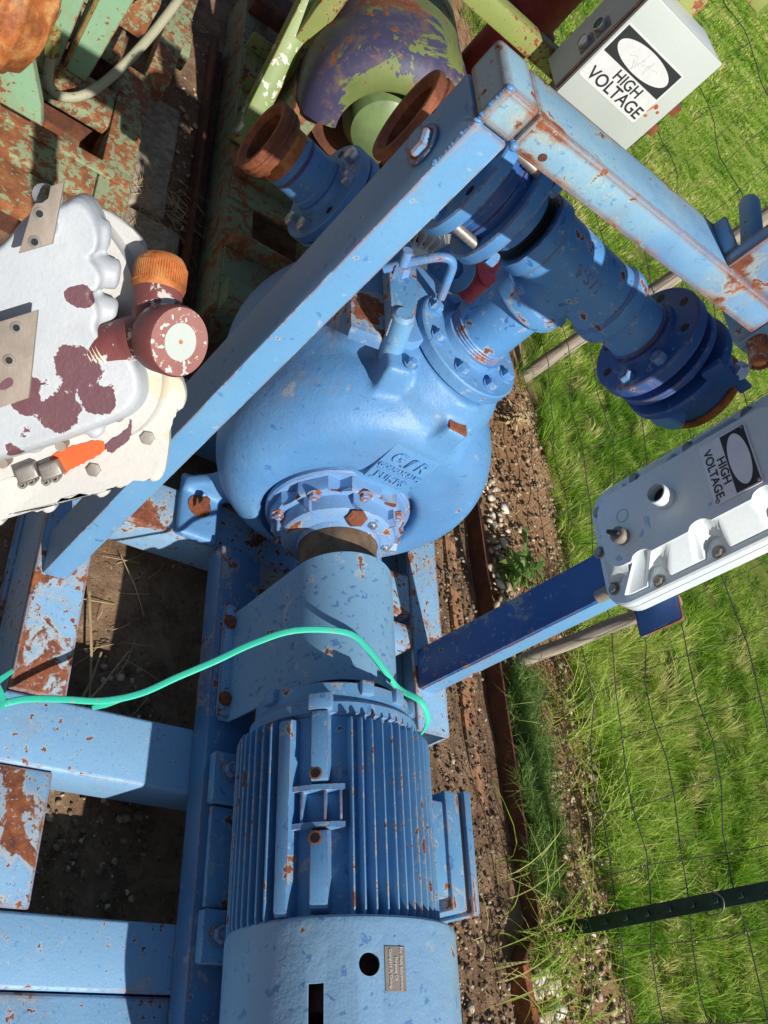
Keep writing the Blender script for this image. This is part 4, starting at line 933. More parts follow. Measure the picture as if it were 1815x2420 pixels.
lid = [(-250, 780), (-140, 690), (0, 620), (120, 545), (235, 530), (300, 600), (330, 690), (352, 780), (375, 866), (370, 938), (337, 1000), (277, 1046), (173, 1080), (70, 1114), (-54, 1153), (-180, 1190), (-270, 1150), (-300, 950)]
bm = nb(); px_poly(bm, curve(lid, 5), 0, 0, .006, [(1.03, -.036), (1.0, -.028), (.985, -.012)]); obj('lid_rim', bm, 'whitec', white, 50)
body = [(-240, 790), (-120, 690), (-6, 611), (50, 584), (110, 526), (152, 512), (194, 496), (227, 481), (255, 502), (272, 556), (262, 597), (245, 609), (262, 633), (270, 657), (258, 684), (240, 694), (252, 717), (256, 746), (246, 769), (259, 798), (304, 828), (334, 877), (334, 937), (297, 982), (221, 1013), (111, 1051), (-27, 1092), (-150, 1140), (-230, 1110), (-280, 950)]
bm = nb(); px_poly(bm, curve(body, 5), 0, 0, 0, [(1.02, -.020), (1.0, .006), (.965, .022), (.92, .030)])
for i, (a, b, r) in enumerate((((130, 545), (276, 570), 38), ((150, 625), (290, 656), 38), ((140, 712), (278, 742), 36), ((20, 910), (70, 1060), 22), ((120, 880), (215, 1025), 24))):
    A = wp(*a, .010); B = wp(*b, .002); tube(bm, [A, A.lerp(B, .3), A.lerp(B, .8), B, B + (B - A) * .05], [r * KS * .5, r * KS, r * KS, r * KS * .92, r * KS * .55], 20)
WB = BASE[white]
M['white'] = paint('white_enclosure', srgb(196, 200, 203), srgb(178, 184, 190), rust=.74, rs=6, chips=.76, under=srgb(104, 66, 74), under_thr=.64, under_scale=17, halo=srgb(206, 202, 192), bump=.3, orange=.6, rough=.42, dirt=.18,
                   under_hot=[tuple(wp(x, y, h) - WB) + (r * KS * 1.35, .22) for x, y, h, r in ((110, 945, .03, 52), (150, 970, .03, 34), (190, 850, .03, 40), (222, 905, .03, 46), (238, 945, .025, 30), (55, 915, .03, 40), (218, 703, .03, 22), (196, 700, .03, 14), (30, 1040, .02, 22), (62, 1010, .02, 22))])
fused('body', bm, 'white', white, .0026, 3)
def ragged(P, amp=4, n=9):
    q = curve(P, n); return [(x + random.uniform(-amp, amp), y + random.uniform(-amp, amp)) for x, y in q]
random.seed(5)
bm = nb(); px_poly(bm, ragged([(89, 1099), (114, 1074), (176, 1054), (216, 1052), (222, 1073), (187, 1097), (134, 1122), (118, 1132)], 1.5), -.03, -.0105, 0); obj('paint_mark', bm, 'orange', white, 0)
bm = nb(); px_poly(bm, ragged([(225, 1060), (278, 1025), (290, 1000), (282, 1050), (240, 1080)], 3), -.02, -.0100, 0); obj('bare_patch', bm, 'burgflat', white, 0)
# lid holes
for x, y in ((269, 985), (129, 1052), (-8, 1090)):
    bm = nb(); lathe(bm, [(.0058, -.03), (.0058, .0), (0, .0)], wp(x, y, .012), ew, 14); obj('lid_hole', bm, 'bracket', white)
# mounting feet
for P, hs in (([(108, 610), (179, 590), (216, 463), (186, 475), (182, 500), (167, 510), (154, 507), (146, 516)], .060), ([(0, 768), (135, 728), (95, 920), (-42, 964)], .060)):
    bm = nb(); px_poly(bm, P, hs - .0055, hs, .0008)
    f = obj('mounting_foot', bm, 'bracket', white)
    bm = nb(); cx = sum(p[0] for p in P) / len(P); cy = sum(p[1] for p in P) / len(P)
    for dy in (-30, 30): lathe(bm, [(.011, .018), (.011, .0545)], wp(cx + (2 if dy < 0 else -8), cy + dy, 0), ew, 16)
    obj('spacer', bm, 'white', f)
for x, y in ((160, 530), (144, 587), (87, 766), (64, 836)):
    bm = nb(); lathe(bm, [(.0062, 0), (.0062, .001), (.0035, .0012), (.0035, .0004)], wp(x, y, .060), ew, 16); obj('screw_seat', bm, 'steel', white)
    bm = nb(); lathe(bm, [(.0034, 0), (.0034, .0008), (0, .0008)], wp(x, y, .060), ew, 12); obj('screw_hole', bm, 'black', white)
bm = nb(); px_poly(bm, curve([(41, 885), (58, 874), (67, 879), (63, 892), (44, 901), (36, 897)], 3), .058, .0606, 0); obj('foot_slot', bm, 'burgflat', white)
# elbow with round cover and rusty cap
bm = nb(); e0 = wp(225, 838, .006); e1 = wp(306, 803, .016); e2 = wp(366, 795, .030)
tube(bm, smooth_path([e0, wp(257, 820, .010), e1, wp(336, 795, .024), e2], 5), 52 * KS, 28); el = obj('elbow', bm, 'burg', white)
bm = nb(); ax = (wp(433, 800, .062) - wp(360, 792, .022)).normalized()
lathe(bm, [(.0, -.044), (.030, -.042), (.0360, -.032), (.0372, -.003), (.0350, .0005)], wp(433, 800, .062), ax, 44); obj('cover_body', bm, 'burg', el)
bm = nb(); lathe(bm, [(.0352, .0), (.0352, .0012), (.0, .0012)], wp(433, 800, .062), ax, 40); obj('cover_face', bm, 'burgface', el)
bm = nb(); lathe(bm, [(.0195, .0012), (.0195, .0022), (0, .0022)], wp(433, 800, .062), ax, 32); obj('cover_disc', bm, 'greyf', el)
bm = nb(); lathe(bm, [(.0022, .0022), (.0022, .003), (0, .003)], wp(433, 800, .062), ax, 12); obj('rust_spot', bm, 'rustb', el)
up1 = wp(390, 640, -.004); a2 = (up1 - e2).normalized()
bm = nb(); lathe(bm, [(50 * KS, -.01), (52 * KS, .02), (56 * KS, .045), (58 * KS, .058)], e2, a2, 36); obj('branch', bm, 'burg', el)
bm = nb(); lathe(bm, [(57 * KS, .050), (60 * KS, .054)] + [(60 * KS, .056), (60 * KS, .078), (57 * KS, .083), (50 * KS, .088), (0, .089)], e2, a2, 48); cap = obj('cap', bm, 'orangecap', el)
bm = nb(); A_, U_, V_ = frame(a2)
for i in range(64):
    th = 2 * math.pi * i / 64; d = U_ * math.cos(th) + V_ * math.sin(th); tt = A_.cross(d)
    prism(bm, [(-.0007, 0), (.0007, 0), (.0007, .021), (-.0007, .021)], e2 + d * 59.5 * KS + a2 * .057, tt, a2, d, .0011)
obj('knurl', bm, 'orangecap', cap, 0)
bm = nb()
for i in range(4): lathe(bm, [(50 * KS, .002 + i * .004), (53 * KS, .004 + i * .004), (50 * KS, .006 + i * .004)], e0, (e1 - e0), 32)
obj('thread', bm, 'whitec', el)
# hinge blocks with socket screws
for x in (38, 94):
    bm = nb(); px_poly(bm, [(x - 28, 1112 - (x - 38) * .1), (x + 18, 1095 - (x - 38) * .1), (x + 32, 1130 - (x - 38) * .1), (x - 20, 1150 - (x - 38) * .1)], -.034, .004, .003); hb = obj('hinge_block', bm, 'steel', white)
    for dx in (-16, 6):
        bm = nb(); c = wp(x + dx, 1146 - (x - 38) * .1 - dx * .35, -.010); lathe(bm, [(.0, -.012), (.0052, -.012), (.0052, .006), (.0046, .007), (.0026, .007), (.0026, .003), (0, .003)], c, ew, 18); obj('socket_screw', bm, 'steel', hb)
for x, y in ((321, 1057), (182, 1135)):
    bm = nb(); lathe(bm, [(.0, 0), (.0085, 0), (.0085, .005), (0, .006)], wp(x, y, -.037), ew, 6); obj('flange_bolt', bm, 'steel', white)
# its post down to the ground
bm = nb(); q = wp(-120, 900, -.062); box(bm, q.x - .05, q.x + .05, q.y - .03, q.y + .03, -.03, q.z - .03, .003); obj('post', bm, 'arm', white)
bm = nb(); tube(bm, [wp(-120, 900, -.05), (q.x, q.y, q.z - .05)], .03, 12); obj('bracket', bm, 'arm', white)

# ------------------------------------------------------------------ rusted green skid at the left
ska = thing('rusted_skid', 'flat green skid frame eaten by orange rust, at the left', 'skid', (-2.2, .2, 0))
def pb(name, mat, *a, bev=.004, parent=None, label=None):
    bm = nb(); box(bm, *a, bev=bev); return obj(name, bm, mat, parent or ska, label=label)
pb('end_rail', 'greenskid', -2.47, -1.70, .345, .432, -.03, .1215, bev=.008)
pb('cross_rail', 'greenskid', -2.315, -2.160, -.35, .344, .082, .120, bev=.008)
pb('cross_rail', 'greenskid', -2.005, -1.858, -.35, .344, .082, .1195, bev=.008)
pb('cross_rail', 'greenskid', -1.842, -1.700, -.35, .344, .082, .112, bev=.008)
pb('cross_rail', 'greenskid', -2.62, -2.478, -.35, .330, .082, .121, bev=.008)
for xw in (-2.24, -1.935, -1.775, -2.55): pb('web', 'rustd', xw, xw + .012, -.35, .344, -.03, .0815, bev=0)
pb('rail_lip', 'greenskid', -2.0, -1.95, -.35, .425, .1215, .130, bev=.003)
bm = nb(); box(bm, -2.135, -2.045, -.35, .255, -.01, .0, .001); box(bm, -2.138, -2.132, -.35, .255, .001, .05, .002); box(bm, -2.048, -2.042, -.35, .255, .001, .045, .002); obj('tray', bm, 'rust', ska)
bm = nb(); box(bm, -3.1, -2.475, .405, .475, .06, .145, .006)
for v in bm.verts: v.co.y += (-2.475 - v.co.x) * .08
obj('side_rail', bm, 'greenskid', ska)
pb('rail_block', 'greenskid', -2.86, -2.72, .475, .53, .05, .11)
pb('far_rail', 'greenskid', -2.95, -2.80, -.1, .40, .02, .15)
# pedestal sheets
ped = thing('pump_pedestal', 'pale green folded steel pedestal beside the rusty casting', 'pedestal', (-2.25, .2, .122))
bm = nb(); prism(bm, [(.120, 0), (.178, 0), (.150, .42), (.075, .42)], (-2.19, 0, .17), (0, 1, 0), (0, 0, 1), (-1, 0, .0), .10, .003); obj('sheet', bm, 'greenplate', ped)
bm = nb(); prism(bm, [(.186, 0), (.250, 0), (.262, .42), (.168, .42)], (-2.20, 0, .17), (0, 1, 0), (0, 0, 1), (-1, 0, .0), .10, .003); obj('sheet', bm, 'greenplate', ped)
bm = nb(); box(bm, -2.28, -2.20, .13, .24, .123, .175, .003); obj('foot', bm, 'greenskid', ped)
bm = nb(); tube(bm, [(-2.185, .19, .15), (-2.183, .187, .35), (-2.18, .182, .6)], .006, 10); obj('drain_tube', bm, 'lime', ped)
bm = nb(); prism(bm, [(-.02, 0), (.11, 0), (.14, .30), (-.06, .30)], (-1.98, -.02, .122), (0, 1, 0), (.0, .0, 1), (-1, 0, 0), .02, .003); obj('gusset', bm, 'greenplate', ped)
# big rusty casting at the corner
cast = thing('rusty_casting', 'bulging orange-rusted pump casting in the upper left corner', 'casting', (-1.80, -.05, .12))
bm = nb(); pf = [(0, -.28), (.15, -.27), (.17, -.2), (.168, -.06), (.158, -.02), (.150, .0), (.156, .008), (.150, .022), (.140, .026), (.135, .04), (.128, .044), (.12, .07), (.09, .085), (0, .09)]
lathe(bm, pf, (-1.79, .0, .50), (-.25, 1, -.05), 48)
for v in bm.verts:
    n_ = math.sin(v.co.x * 60) * math.cos(v.co.z * 47 + v.co.y * 50) * .002; v.co += Vector((n_, n_, n_))
obj('shell', bm, 'casting', cast, 60)
bm = nb(); tube(bm, [(-1.80, -.06, .44), (-1.82, -.06, .28), (-1.84, -.05, .123)], [.11, .07, .09], 20); obj('stem', bm, 'rust', cast)
bm = nb(); prism(bm, [(0, 0), (.16, 0), (.14, .05), (.05, .2), (0, .2)], (-1.90, .02, .2), (0, 1, 0), (0, 0, 1), (-1, 0, 0), .025, .003); obj('foot', bm, 'greenplate', cast)
# hose
bm = nb(); tube(bm, smooth_path([(-2.16, .150, .22), (-2.135, .168, .16), (-2.115, .20, .15), (-2.13, .245, .17), (-2.18, .285, .21), (-2.27, .325, .27), (-2.38, .36, .33), (-2.55, .40, .40), (-2.8, .45, .5)], 6), .0125, 14)
ho = obj('conduit_hose', bm, 'hose', None, base=(-2.12, .2, .135)); tag(ho, 'pale weathered conduit hose curving up over the rusted green skid', 'hose')
bm = nb(); cyl(bm, (-2.16, .150, .22), (0, -.3, 1), .020, -.01, .035, 6, .002); cyl(bm, (-2.16, .150, .22), (0, -.3, 1), .016, .03, .06, 16, .002); obj('fitting', bm, 'lime', ho)
# concrete sleeper and scrap rail between the skids
def rough_box(x0, x1, y0, y1, z0, z1, amp=.006, n=10):
    bm = nb(); box(bm, x0, x1, y0, y1, z0, z1, .006, 2); bmesh.ops.subdivide_edges(bm, edges=bm.edges[:], cuts=3, use_grid_fill=True)
    for v in bm.verts: v.co += Vector((math.sin(v.co.y * 91 + v.co.z * 50), math.sin(v.co.x * 83 + 1), math.sin(v.co.x * 77 + v.co.y * 69))) * amp * .5
    return bm
o = obj('concrete_block', rough_box(-2.06, -1.62, .452, .628, -.06, -.002), 'concrete', None, base=(-1.85, .54, 0)); tag(o, 'weathered concrete slab lying between the two rusty skids', 'slab')
o = obj('concrete_block', rough_box(-2.62, -2.10, .448, .575, -.06, -.010), 'concrete', None, base=(-2.3, .52, 0)); tag(o, 'crumbling concrete slab half buried in dark earth beside the rusted skid', 'slab')
bm = nb(); box(bm, -3.1, -1.45, .640, .652, -.03, .03, .002); box(bm, -3.1, -1.45, .6525, .69, -.03, -.012, .002); o = obj('scrap_angle', bm, 'rustd', None, base=(-2.2, .65, 0)); tag(o, 'long dark rusty angle iron lying on the ground between the skids', 'angle iron')

# ------------------------------------------------------------------ second skid behind the pump (green, in shade)
skb = thing('green_skid', 'dark green skid with rusty cross angles, behind the blue arm', 'skid', (-2.4, 1.0, 0))
B = lambda name, mat, *a, bev=.004: pb(name, mat, *a, bev=bev, parent=skb)
B('outer_rail', 'greendark', -3.4, -1.735, .700, .790, -.03, .118, bev=.004)
B('outer_rail', 'greendark', -3.4, -1.735, 1.45, 1.54, -.03, .118, bev=.004)
for x0, x1, mat in ((-2.275, -2.165, 'greendark'), (-1.955, -1.80, 'greendark'), (-2.97, -2.78, 'lime'), (-2.72, -2.60, 'lime')):
    bm = nb(); box(bm, x0, x0 + .01, .705, 1.449, .1185, .185, .002); box(bm, x0 + .0105, x1, .705, 1.449, .1185, .128, .002); obj('cross_angle', bm, mat, skb)
B('end_beam', 'greendark', -1.79, -1.70, .705, 1.449, .119, .165)
B('inner_rail', 'greendark', -3.4, -2.0, .93, 1.0, .129, .20)
B('inner_rail', 'greendark', -3.4, -2.0, 1.26, 1.33, .129, .20)
B('cross_angle', 'rustd', -3.35, -3.2, .705, 1.449, .119, .18)
# leaning lime bar
bm = nb(); a = Vector((-2.425, .72, .119)); b = Vector((-3.25, .72, 1.30)); d = (b - a).normalized(); t = d.cross(Vector((0, 1, 0)))
box(bm, -.032, .032, -.032, .032, 0, (b - a).length, .005, 2, basis(a, t, Vector((0, 1, 0)), d)); obj('brace_bar', bm, 'limebar', skb)
# gantry of the green skid carrying the electrical box
B('gantry_post', 'lime', -2.66, -2.595, 1.455, 1.53, .12, 1.30)
B('gantry_post', 'lime', -2.66, -2.595, .72, .78, .12, .862)
B('gantry_beam', 'lime', -2.66, -2.595, .781, 1.454, .795, .862)
B('gantry_beam', 'lime', -2.665, -2.60, 1.35, 1.75, 1.302, 1.37)
# belt guard and drum
drum = thing('motor_guard', 'round motor guard with flaking purple and lime paint', 'guard', (-2.5, 1.02, .2))
DC = (0, 1.03, .44)
bm = nb(); pf = [(.255, -3.05), (.262, -2.60), (.266, -2.585), (.266, -2.45), (.258, -2.405), (.242, -2.375), (.205, -2.352), (.160, -2.345), (.150, -2.349)]
lathe(bm, pf, DC, (1, 0, 0), 56, None, -112, 112); bmesh.ops.recalc_face_normals(bm, faces=bm.faces); bmesh.ops.solidify(bm, geom=bm.faces[:], thickness=.004); obj('shell', bm, 'purple', drum, 50)
bm = nb(); lathe(bm, [(0, -2.36), (.05, -2.362), (.10, -2.39), (.125, -2.45), (.13, -2.9), (0, -2.9)], DC, (1, 0, 0), 40); obj('drum', bm, 'greendrum', drum)
bm = nb(); lathe(bm, [(.135, -2.52), (.235, -2.52)], DC, (1, 0, 0), 40); obj('screen', bm, 'rustd', drum)
for y0, y1 in ((.78, .86), (1.2, 1.28)): pb('side_foot', 'greendark', -2.95, -2.40, y0, y1, .205, .34, parent=drum)
bm = nb(); lathe(bm, [(.018, -.012), (.034, -.012), (.034, .012), (.018, .012), (.018, -.012)], (-2.60, 1.265, .585), (.75, -.5, .4), 24); obj('lifting_eye', bm, 'lime', drum)
bm = nb(); box(bm, -2.62, -2.50, 1.24, 1.33, .35, .58, .01); obj('eye_bracket', bm, 'lime', drum)
bm = nb(); box(bm, -2.58, -2.52, 1.34, 1.42, .45, .72, .006); obj('blue_bracket', bm, 'skid', drum)
# white finned motor glimpsed past the arm
wm = thing('white_motor', 'white finned motor end glimpsed behind the blue arm', 'motor', (-1.95, 1.10, .2))
bm = nb(); lathe(bm, [(0, -1.86), (.06, -1.86), (.10, -1.865), (.112, -1.875), (.112, -1.90)], (0, 1.12, .37), (1, 0, 0), 40); obj('end_cap', bm, 'greyc', wm)
bm = nb(); lathe(bm, [(.112, -1.90), (.112, -2.10), (0, -2.10)], (0, 1.12, .37), (1, 0, 0), 40); obj('frame', bm, 'rustd', wm)
for i in range(14):
    th = math.radians(-60 + i * 9.5); d = Vector((0, math.sin(th), math.cos(th))); tt = Vector((0, math.cos(th), -math.sin(th)))
    bm = nb(); prism(bm, [(-.0016, .108), (.0016, .108), (.0012, .150), (-.0012, .150)], (-1.88, 1.12, .37), tt, d, (-1, 0, 0), .20); obj('fin', bm, 'signwhite', wm)
bm = nb(); box(bm, -2.05, -1.92, 1.05, 1.19, .129, .28, .006); obj('foot', bm, 'rustd', wm)
# red valve
rv = thing('red_valve', 'faded red valve stem and round handwheel behind the pump', 'valve', (-1.62, 1.15, .17))
va, vb = Vector((-1.612, 1.122, .57)), Vector((-1.625, 1.125, .69)); vd = (vb - va).normalized()
bm = nb(); cyl(bm, va, vd, .026, -.06, (vb - va).length, 24, .002); obj('stem', bm, 'red', rv)
bm = nb(); lathe(bm, [(0, 0), (.050, 0), (.052, .006), (.050, .014), (0, .016)], vb, Vector((.6, -.1, .7)), 28); obj('handwheel', bm, 'red', rv)
bm = nb(); lathe(bm, [(.0, .016), (.010, .016), (.010, .06), (0, .06)], vb, Vector((.3, .7, .5)), 12); obj('spindle', bm, 'bracket', rv)
bm = nb(); box(bm, -1.68, -1.57, 1.06, 1.18, -.04, .53, .01); obj('valve_body', bm, 'rustb', rv)
# ------------------------------------------------------------------ high-voltage cabinet
cab = thing('electrical_cabinet', 'pale grey square electrical cabinet with a large cracked voltage sign', 'cabinet', (-2.5, 1.5, .835))
bm = nb(); box(bm, -2.586, -2.418, 1.353, 1.662, .836, 1.182, .003); obj('case', bm, 'grey', cab)
bm = nb(); box(bm, -2.4175, -2.400, 1.350, 1.665, .833, 1.185, .004); obj('door', bm, 'greyf', cab)
bm = nb()
for i in range(22):
    z = .842 + i * .0155; lathe(bm, [(.0, 0), (.0042, 0), (.0042, .0145), (0, .0145)], (-2.4205, 1.3485, z), (0, 0, 1), 10)
obj('piano_hinge', bm, 'rustd', cab)
danger_sign(cab, (-2.3998, 1.481, 1.006), (0, 1, 0), (0, 0, 1), .252, .182, 'signwhite', None, .48, .046, .052, .0008, t1=(.06, -.14), t2=(.03, -.355), squash=.98)
random.seed(9)
bm = nb()
for i in range(9): lathe(bm, [(random.uniform(.002, .009), 0), (.001, .0006), (0, .0006)], (-2.3998, 1.622 + random.uniform(-.018, .018), .975 + random.uniform(-.03, .03)), (1, 0, 0), 9)
obj('rust_spots', bm, 'rustb', cab)
for z, mt in ((.966, 'signgrey'), (1.024, 'green')):
    bm = nb(); box(bm, -2.502, -2.456, 1.3495, 1.3528, z - .026, z + .026, .001); pbk = obj('legend_plate', bm, 'bracket', cab)
    bm = nb(); lathe(bm, [(.0, 0), (.019, 0), (.0195, .014), (.016, .016)], (-2.479, 1.3495, z), (0, -1, 0), 24); obj('button_collar', bm, 'bright', pbk)
    bm = nb(); lathe(bm, [(.0158, .012), (.0158, .0145), (0, .0145)], (-2.479, 1.3495, z), (0, -1, 0), 24); obj('push_button', bm, mt, pbk)
for y, z in ((1.672, .93), (1.672, 1.01)): pb('latch', 'rust', -2.43, -2.404, 1.6655, 1.690, z - .012, z + .022, parent=cab, bev=.002)
pb('strap_bracket', 'rustd', -2.60, -2.588, 1.62, 1.70, .80, .90, parent=cab)
pb('mount_plate', 'lime', -2.594, -2.588, 1.40, 1.60, .80, 1.25, parent=cab, bev=.001)
# dark red pipe beyond
rp = thing('red_oxide_pipe', 'dark red flanged pipe standing behind the electrical cabinet', 'pipe', (-3.0, 1.42, 0))
bm = nb(); lathe(bm, [(.085, 0), (.085, .74), (.12, .745), (.12, .79), (.095, .80), (.095, 1.05), (.12, 1.055), (.12, 1.1), (0, 1.1)], (-2.98, 1.40, .0), (0, 0, 1), 32); obj('pipe', bm, 'redpipe', rp)
# ------------------------------------------------------------------ rusty steel edging and plate beside the skid
ed = thing('steel_edging', 'rusty upright steel edging strip between bare earth and weeds', 'edging', (-1.0, 1.77, 0))
def wall(pts, h, t, z0=-.07):
    bm = nb(); n = len(pts)
    L = [Vector((p[0], p[1], 0)) for p in pts]; off = []
    for i in range(n):
        d = (L[min(i + 1, n - 1)] - L[max(i - 1, 0)]).normalized(); off.append(Vector((-d.y, d.x, 0)) * t)
    R = [[bm.verts.new(p + Vector((0, 0, z0))), bm.verts.new(p + Vector((0, 0, h))), bm.verts.new(p + o + Vector((0, 0, h))), bm.verts.new(p + o + Vector((0, 0, z0)))] for p, o in zip(L, off)]
    for A, B_ in zip(R, R[1:]):
        for i in range(4): bm.faces.new((A[i], A[(i + 1) % 4], B_[(i + 1) % 4], B_[i]))
    bm.faces.new(R[0]); bm.faces.new(R[-1][::-1]); return bm
obj('strip', wall([(-2.6, 1.71), (-1.6, 1.715), (-1.0, 1.732), (-.345, 1.765), (-.245, 1.685)], .018, .006), 'rustd', ed, 0)
obj('strip', wall([(-.243, 1.684), (-.13, 1.70), (.4, 1.74)], .022, .02), 'rust', ed, 0)
bm = nb(); 
A = [(-2.4, 1.600), (-1.55, 1.602), (-.98, 1.615), (-.70, 1.625), (-.62, 1.655), (-.62, 1.668), (-1.0, 1.655), (-1.55, 1.640), (-2.4, 1.638)]
prism(bm, A, (0, 0, -.06), (1, 0, 0), (0, 1, 0), (0, 0, 1), .030); o = obj('steel_plate', bm, 'plate', None, base=(-1.3, 1.62, 0)); tag(o, 'tan rust-stained steel strip lying flat in the earth beside the edging', 'plate')

# ------------------------------------------------------------------ fence
FA, FB = Vector((-5.2, 2.25, 0)), Vector((1.1, 1.80, 0)); FD = (FB - FA).normalized(); FL = (FB - FA).length
fence = thing('wire_fence', 'thin woven wire stock fence stretched along the grass edge', 'fence', tuple(FA.lerp(FB, .6)))
random.seed(21)
for hgt in (.04, .14, .24, .35, .48, .63, .80, .98, 1.18):
    bm = nb(); n = 60; tube(bm, [FA + FD * (FL * i / n) + Vector((0, .010 * math.sin(i * 1.9 + hgt * 40) + .004 * random.random(), hgt + .012 * math.sin(i * 1.1 + hgt * 9))) for i in range(n + 1)], .0016, 5, cap=False); obj('line_wire', bm, 'wire', fence, 0)
n = int(FL / .16)
for k in range(n):
    s = (k + .5) * FL / n; bm = nb(); ph = random.uniform(0, 6)
    tube(bm, [FA + FD * (s + .010 * math.sin(h * 9 + ph)) + Vector((0, .008 * math.sin(h * 14 + ph), h)) for h in np.linspace(.0, 1.2, 10)], .0012, 5, cap=False)
    for h in (.04, .14, .24, .35, .48, .63, .80, .98, 1.18): bmesh.ops.create_icosphere(bm, subdivisions=1, radius=.0038, matrix=Matrix.Translation(FA + FD * (s + .010 * math.sin(h * 9 + ph)) + Vector((0, .008 * math.sin(h * 14 + ph), h))))
    obj('stay_wire', bm, 'wire', fence, 0)
def wood(base, top, r, label):
    t = thing('wooden_post', label, 'fence post', tuple(base), 'weathered wooden fence posts')
    a, b = Vector(base), Vector(top); bm = nb(); n = 9
    tube(bm, [a.lerp(b, i / (n - 1)) + Vector((.0015 * math.sin(i * 2.2), .0015 * math.cos(i * 1.7), 0)) for i in range(n)], [r * (1.06 - .12 * i / (n - 1)) for i in range(n)], 14); obj('stake', bm, 'wood', t)
wood((-2.30, 2.055, -.1), (-2.36, 2.23, 1.35), .026, 'slender weathered wooden fence post leaning behind the discharge pipe')
wood((-1.07, 1.862, -.1), (-1.045, 1.885, .52), .020, 'weathered wooden fence post half hidden behind the control box post')
tp = thing('steel_fence_post', 'dark green ribbed steel fence post rising from a grass tuft', 'fence post', (-.337, 1.89, 0))
bm = nb(); box(bm, -.355, -.319, 1.892, 1.897, -.1, 1.35, .001); box(bm, -.3395, -.3345, 1.8975, 1.925, -.1, 1.35, .001); obj('stem', bm, 'tpost', tp)
for i in range(20):
    bm = nb(); box(bm, -.343, -.331, 1.886, 1.8915, .05 + i * .062, .062 + i * .062, .001); obj('stud', bm, 'tpost', tp)
bm = nb(); tube(bm, smooth_path([(-.36, 1.886, .42), (-.337, 1.882, .45), (-.312, 1.886, .44), (-.31, 1.90, .40), (-.325, 1.91, .38)], 5), .002, 6); obj('wire_clip', bm, 'steel', tp)
# ------------------------------------------------------------------ weeds
def tuft(name, label, o, n, h, spread, w=.005, mat='grass', group=None, tmin=.25):
    o = Vector(o); V, F4, F3, T = [], [], [], []
    for i in range(n):
        a = random.uniform(0, 6.283); L = h * random.uniform(.5, 1.15); s = spread * random.uniform(.2, 1.1); wd = w * random.uniform(.6, 1.2); b = o + Vector((random.gauss(0, .018), random.gauss(0, .018), 0)) * (spread * 4 + .3)
        d = Vector((math.cos(a), math.sin(a), 0)); sd = Vector((-d.y, d.x, 0)) * wd / 2; k = len(V); m_ = 5
        for j in range(m_):
            t = j / m_; p = b + d * (s * L * t * t * 1.2) + Vector((0, 0, L * (t - .42 * t * t * s * 1.4))); q = (1 - t * .7); V += [p - sd * q, p + sd * q]
        V.append(b + d * (s * L * 1.2) + Vector((0, 0, L * (1 - .42 * s * 1.4)))); tt = random.uniform(tmin, .85); T += [tt] * (2 * m_ + 1)
        for j in range(m_ - 1): F4.append((k + 2 * j, k + 2 * j + 1, k + 2 * j + 3, k + 2 * j + 2))
        F3.append((k + 2 * m_ - 2, k + 2 * m_ - 1, k + 2 * m_))
    ob = raw_mesh(name, np.array([v - o for v in V]), [np.array(F4), np.array(F3)], mat, T); ob.location = o
    tag(ob, label, 'weed', group); return ob
tuft('grass_tuft', 'long arching grass tuft around the foot of the green steel post', (-.34, 1.86, -.025), 70, .24, 1.2, .0045)
tuft('grass_tuft', 'short bright grass tuft at the bend of the rusty edging', (-.24, 1.80, -.025), 120, .16, .9, .005)
tuft('grass_tuft', 'dark green grass clump on the earth bank below the control box', (-.86, 2.06, 0), 160, .20, 1.0, .005)
tuft('grass_tuft', 'loose grass clump at the lawn edge left of the steel post', (-.62, 2.14, 0), 170, .18, 1.1, .005)
def leafy(name, label, o, n, h, leaf, lw, mat='weed', stems=7):
    o = Vector(o); bm = nb(); V, F, T = [], [], []
    for s in range(stems):
        a = random.uniform(0, 6.28); d = Vector((math.cos(a), math.sin(a), 0)); hh = h * random.uniform(.6, 1.1); lean = random.uniform(.2, .8)
        for i in range(n):
            t = (i + 1) / n; p = o + d * hh * lean * t * t + Vector((0, 0, hh * t * (1 - .2 * lean))); b = random.uniform(0, 6.28); e = Vector((math.cos(b), math.sin(b), random.uniform(-.35, .45))).normalized()
            sd = e.cross(Vector((random.uniform(-.4, .4), random.uniform(-.4, .4), 1))).normalized(); L = leaf * random.uniform(.6, 1.2); W = lw * random.uniform(.7, 1.2); k = len(V); up = Vector((0, 0, 1))
            V += [p, p + e * L * .35 + sd * W / 2 + up * L * .06, p + e * L * .35 - sd * W / 2 + up * L * .06, p + e * L * .72 + sd * W * .4 + up * L * .02, p + e * L * .72 - sd * W * .4 + up * L * .02, p + e * L - up * L * .1]
            F += [(k, k + 1, k + 2), (k + 1, k + 3, k + 4), (k + 1, k + 4, k + 2), (k + 3, k + 5, k + 4)]; T += [random.uniform(.15, .8)] * 6
    ob = raw_mesh(name, np.array([v - o for v in V]), [np.array(F)], mat, T); ob.location = o; tag(ob, label, 'weed'); return ob
leafy('broadleaf_weed', 'grey green broad-leaved weed growing against the edging', (-1.36, 1.86, -.02), 9, .15, .060, .020, stems=10)
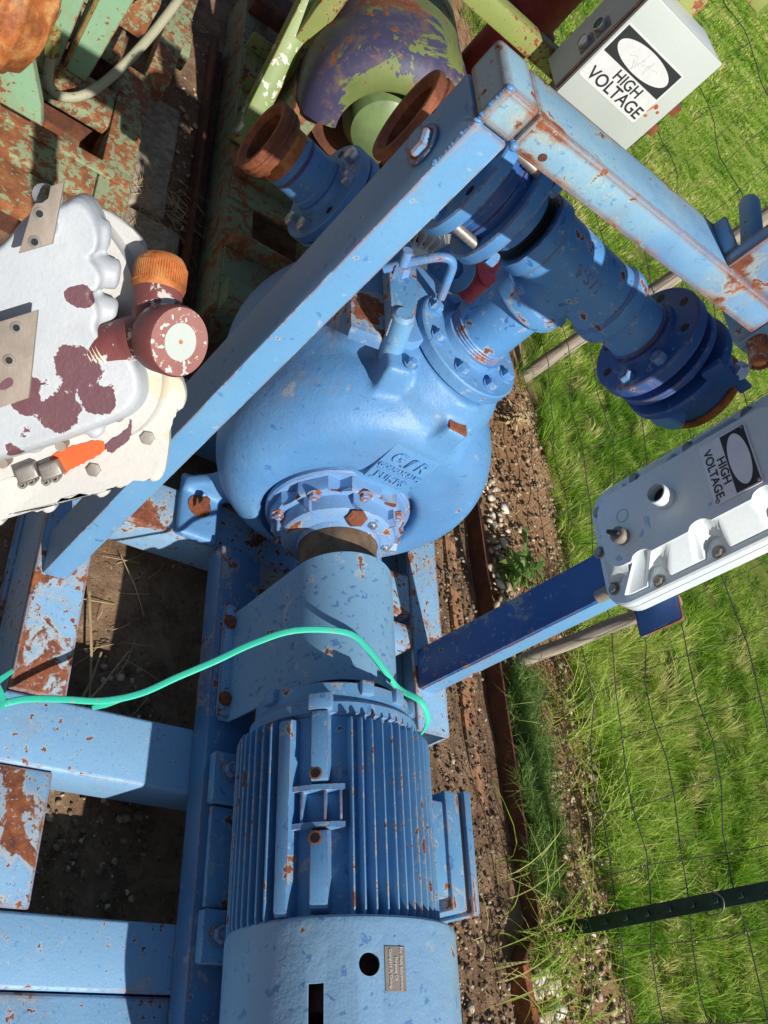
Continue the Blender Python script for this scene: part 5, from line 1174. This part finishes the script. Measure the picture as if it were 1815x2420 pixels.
def weedbed(label, xs, ys, n, h, seed):
    r = np.random.default_rng(seed); x = r.uniform(*xs, n); y = ys[0] + (ys[1] - ys[0]) * r.random(n) ** 1.6
    a = r.uniform(0, 6.283, n); o = blades('feathery_weed', x, y + .02 * np.sin(x * 30), np.full(n, -.02), h * r.uniform(.4, 1.2, n), .0022 * r.uniform(.6, 1.6, n), r.uniform(.3, 1.2, n), 'weed', r.uniform(.1, .85, n), a)
    tag(o, label, 'weed', kind='stuff')
weedbed('low feathery green weeds along the outside of the rusty edging', (-1.02, -.42), (1.785, 1.90), 5200, .075, 4)
leafy('broadleaf_weed', 'dry pale weed on the bank by the pump flange', (-2.02, 1.95, 0), 8, .10, .05, .012, mat='straw', stems=9)
# straw litter
def litter():
    bm = nb()
    def stick(x, y, L, a, r, z=-.018, dz=.01): 
        p = Vector((x, y, z)); d = Vector((math.cos(a), math.sin(a), 0)); tube(bm, [p, p + d * L * .5 + Vector((.004, .002, dz)), p + d * L + Vector((0, 0, dz * .4))], [r, r, r * .6], 5)
    for i in range(70): stick(random.uniform(-1.9, .2), random.uniform(1.2, 1.6), random.uniform(.02, .09), random.uniform(0, 6.28), random.uniform(.0006, .0014))
    for i in range(150): stick(random.uniform(-2.3, .2), random.uniform(1.85, 2.15), random.uniform(.02, .10), random.uniform(0, 6.28), random.uniform(.0006, .0015))
    for i in range(90): stick(random.uniform(-2.3, -2.0), random.uniform(.42, .65), random.uniform(.04, .14), random.uniform(-1, 1.4), random.uniform(.0006, .0012), -.004)
    for i in range(24): stick(random.uniform(-1.0, -.6), random.uniform(.5, .72), random.uniform(.02, .1), random.uniform(0, 6.28), random.uniform(.0006, .0012))
    for a in ((-.88, .545, .26, .15, .0028), (-.62, .555, .14, 2.9, .0028), (-.60, .545, .20, 2.62, .0026), (-.985, .60, .14, .5, .0013), (-2.13, .44, .42, -.03, .005)): stick(*a, z=-.006)
    o = obj('dry_straw', bm, 'straw', None, 60); tag(o, 'dry straw and twigs scattered over the earth', 'straw', kind='stuff')
litter()
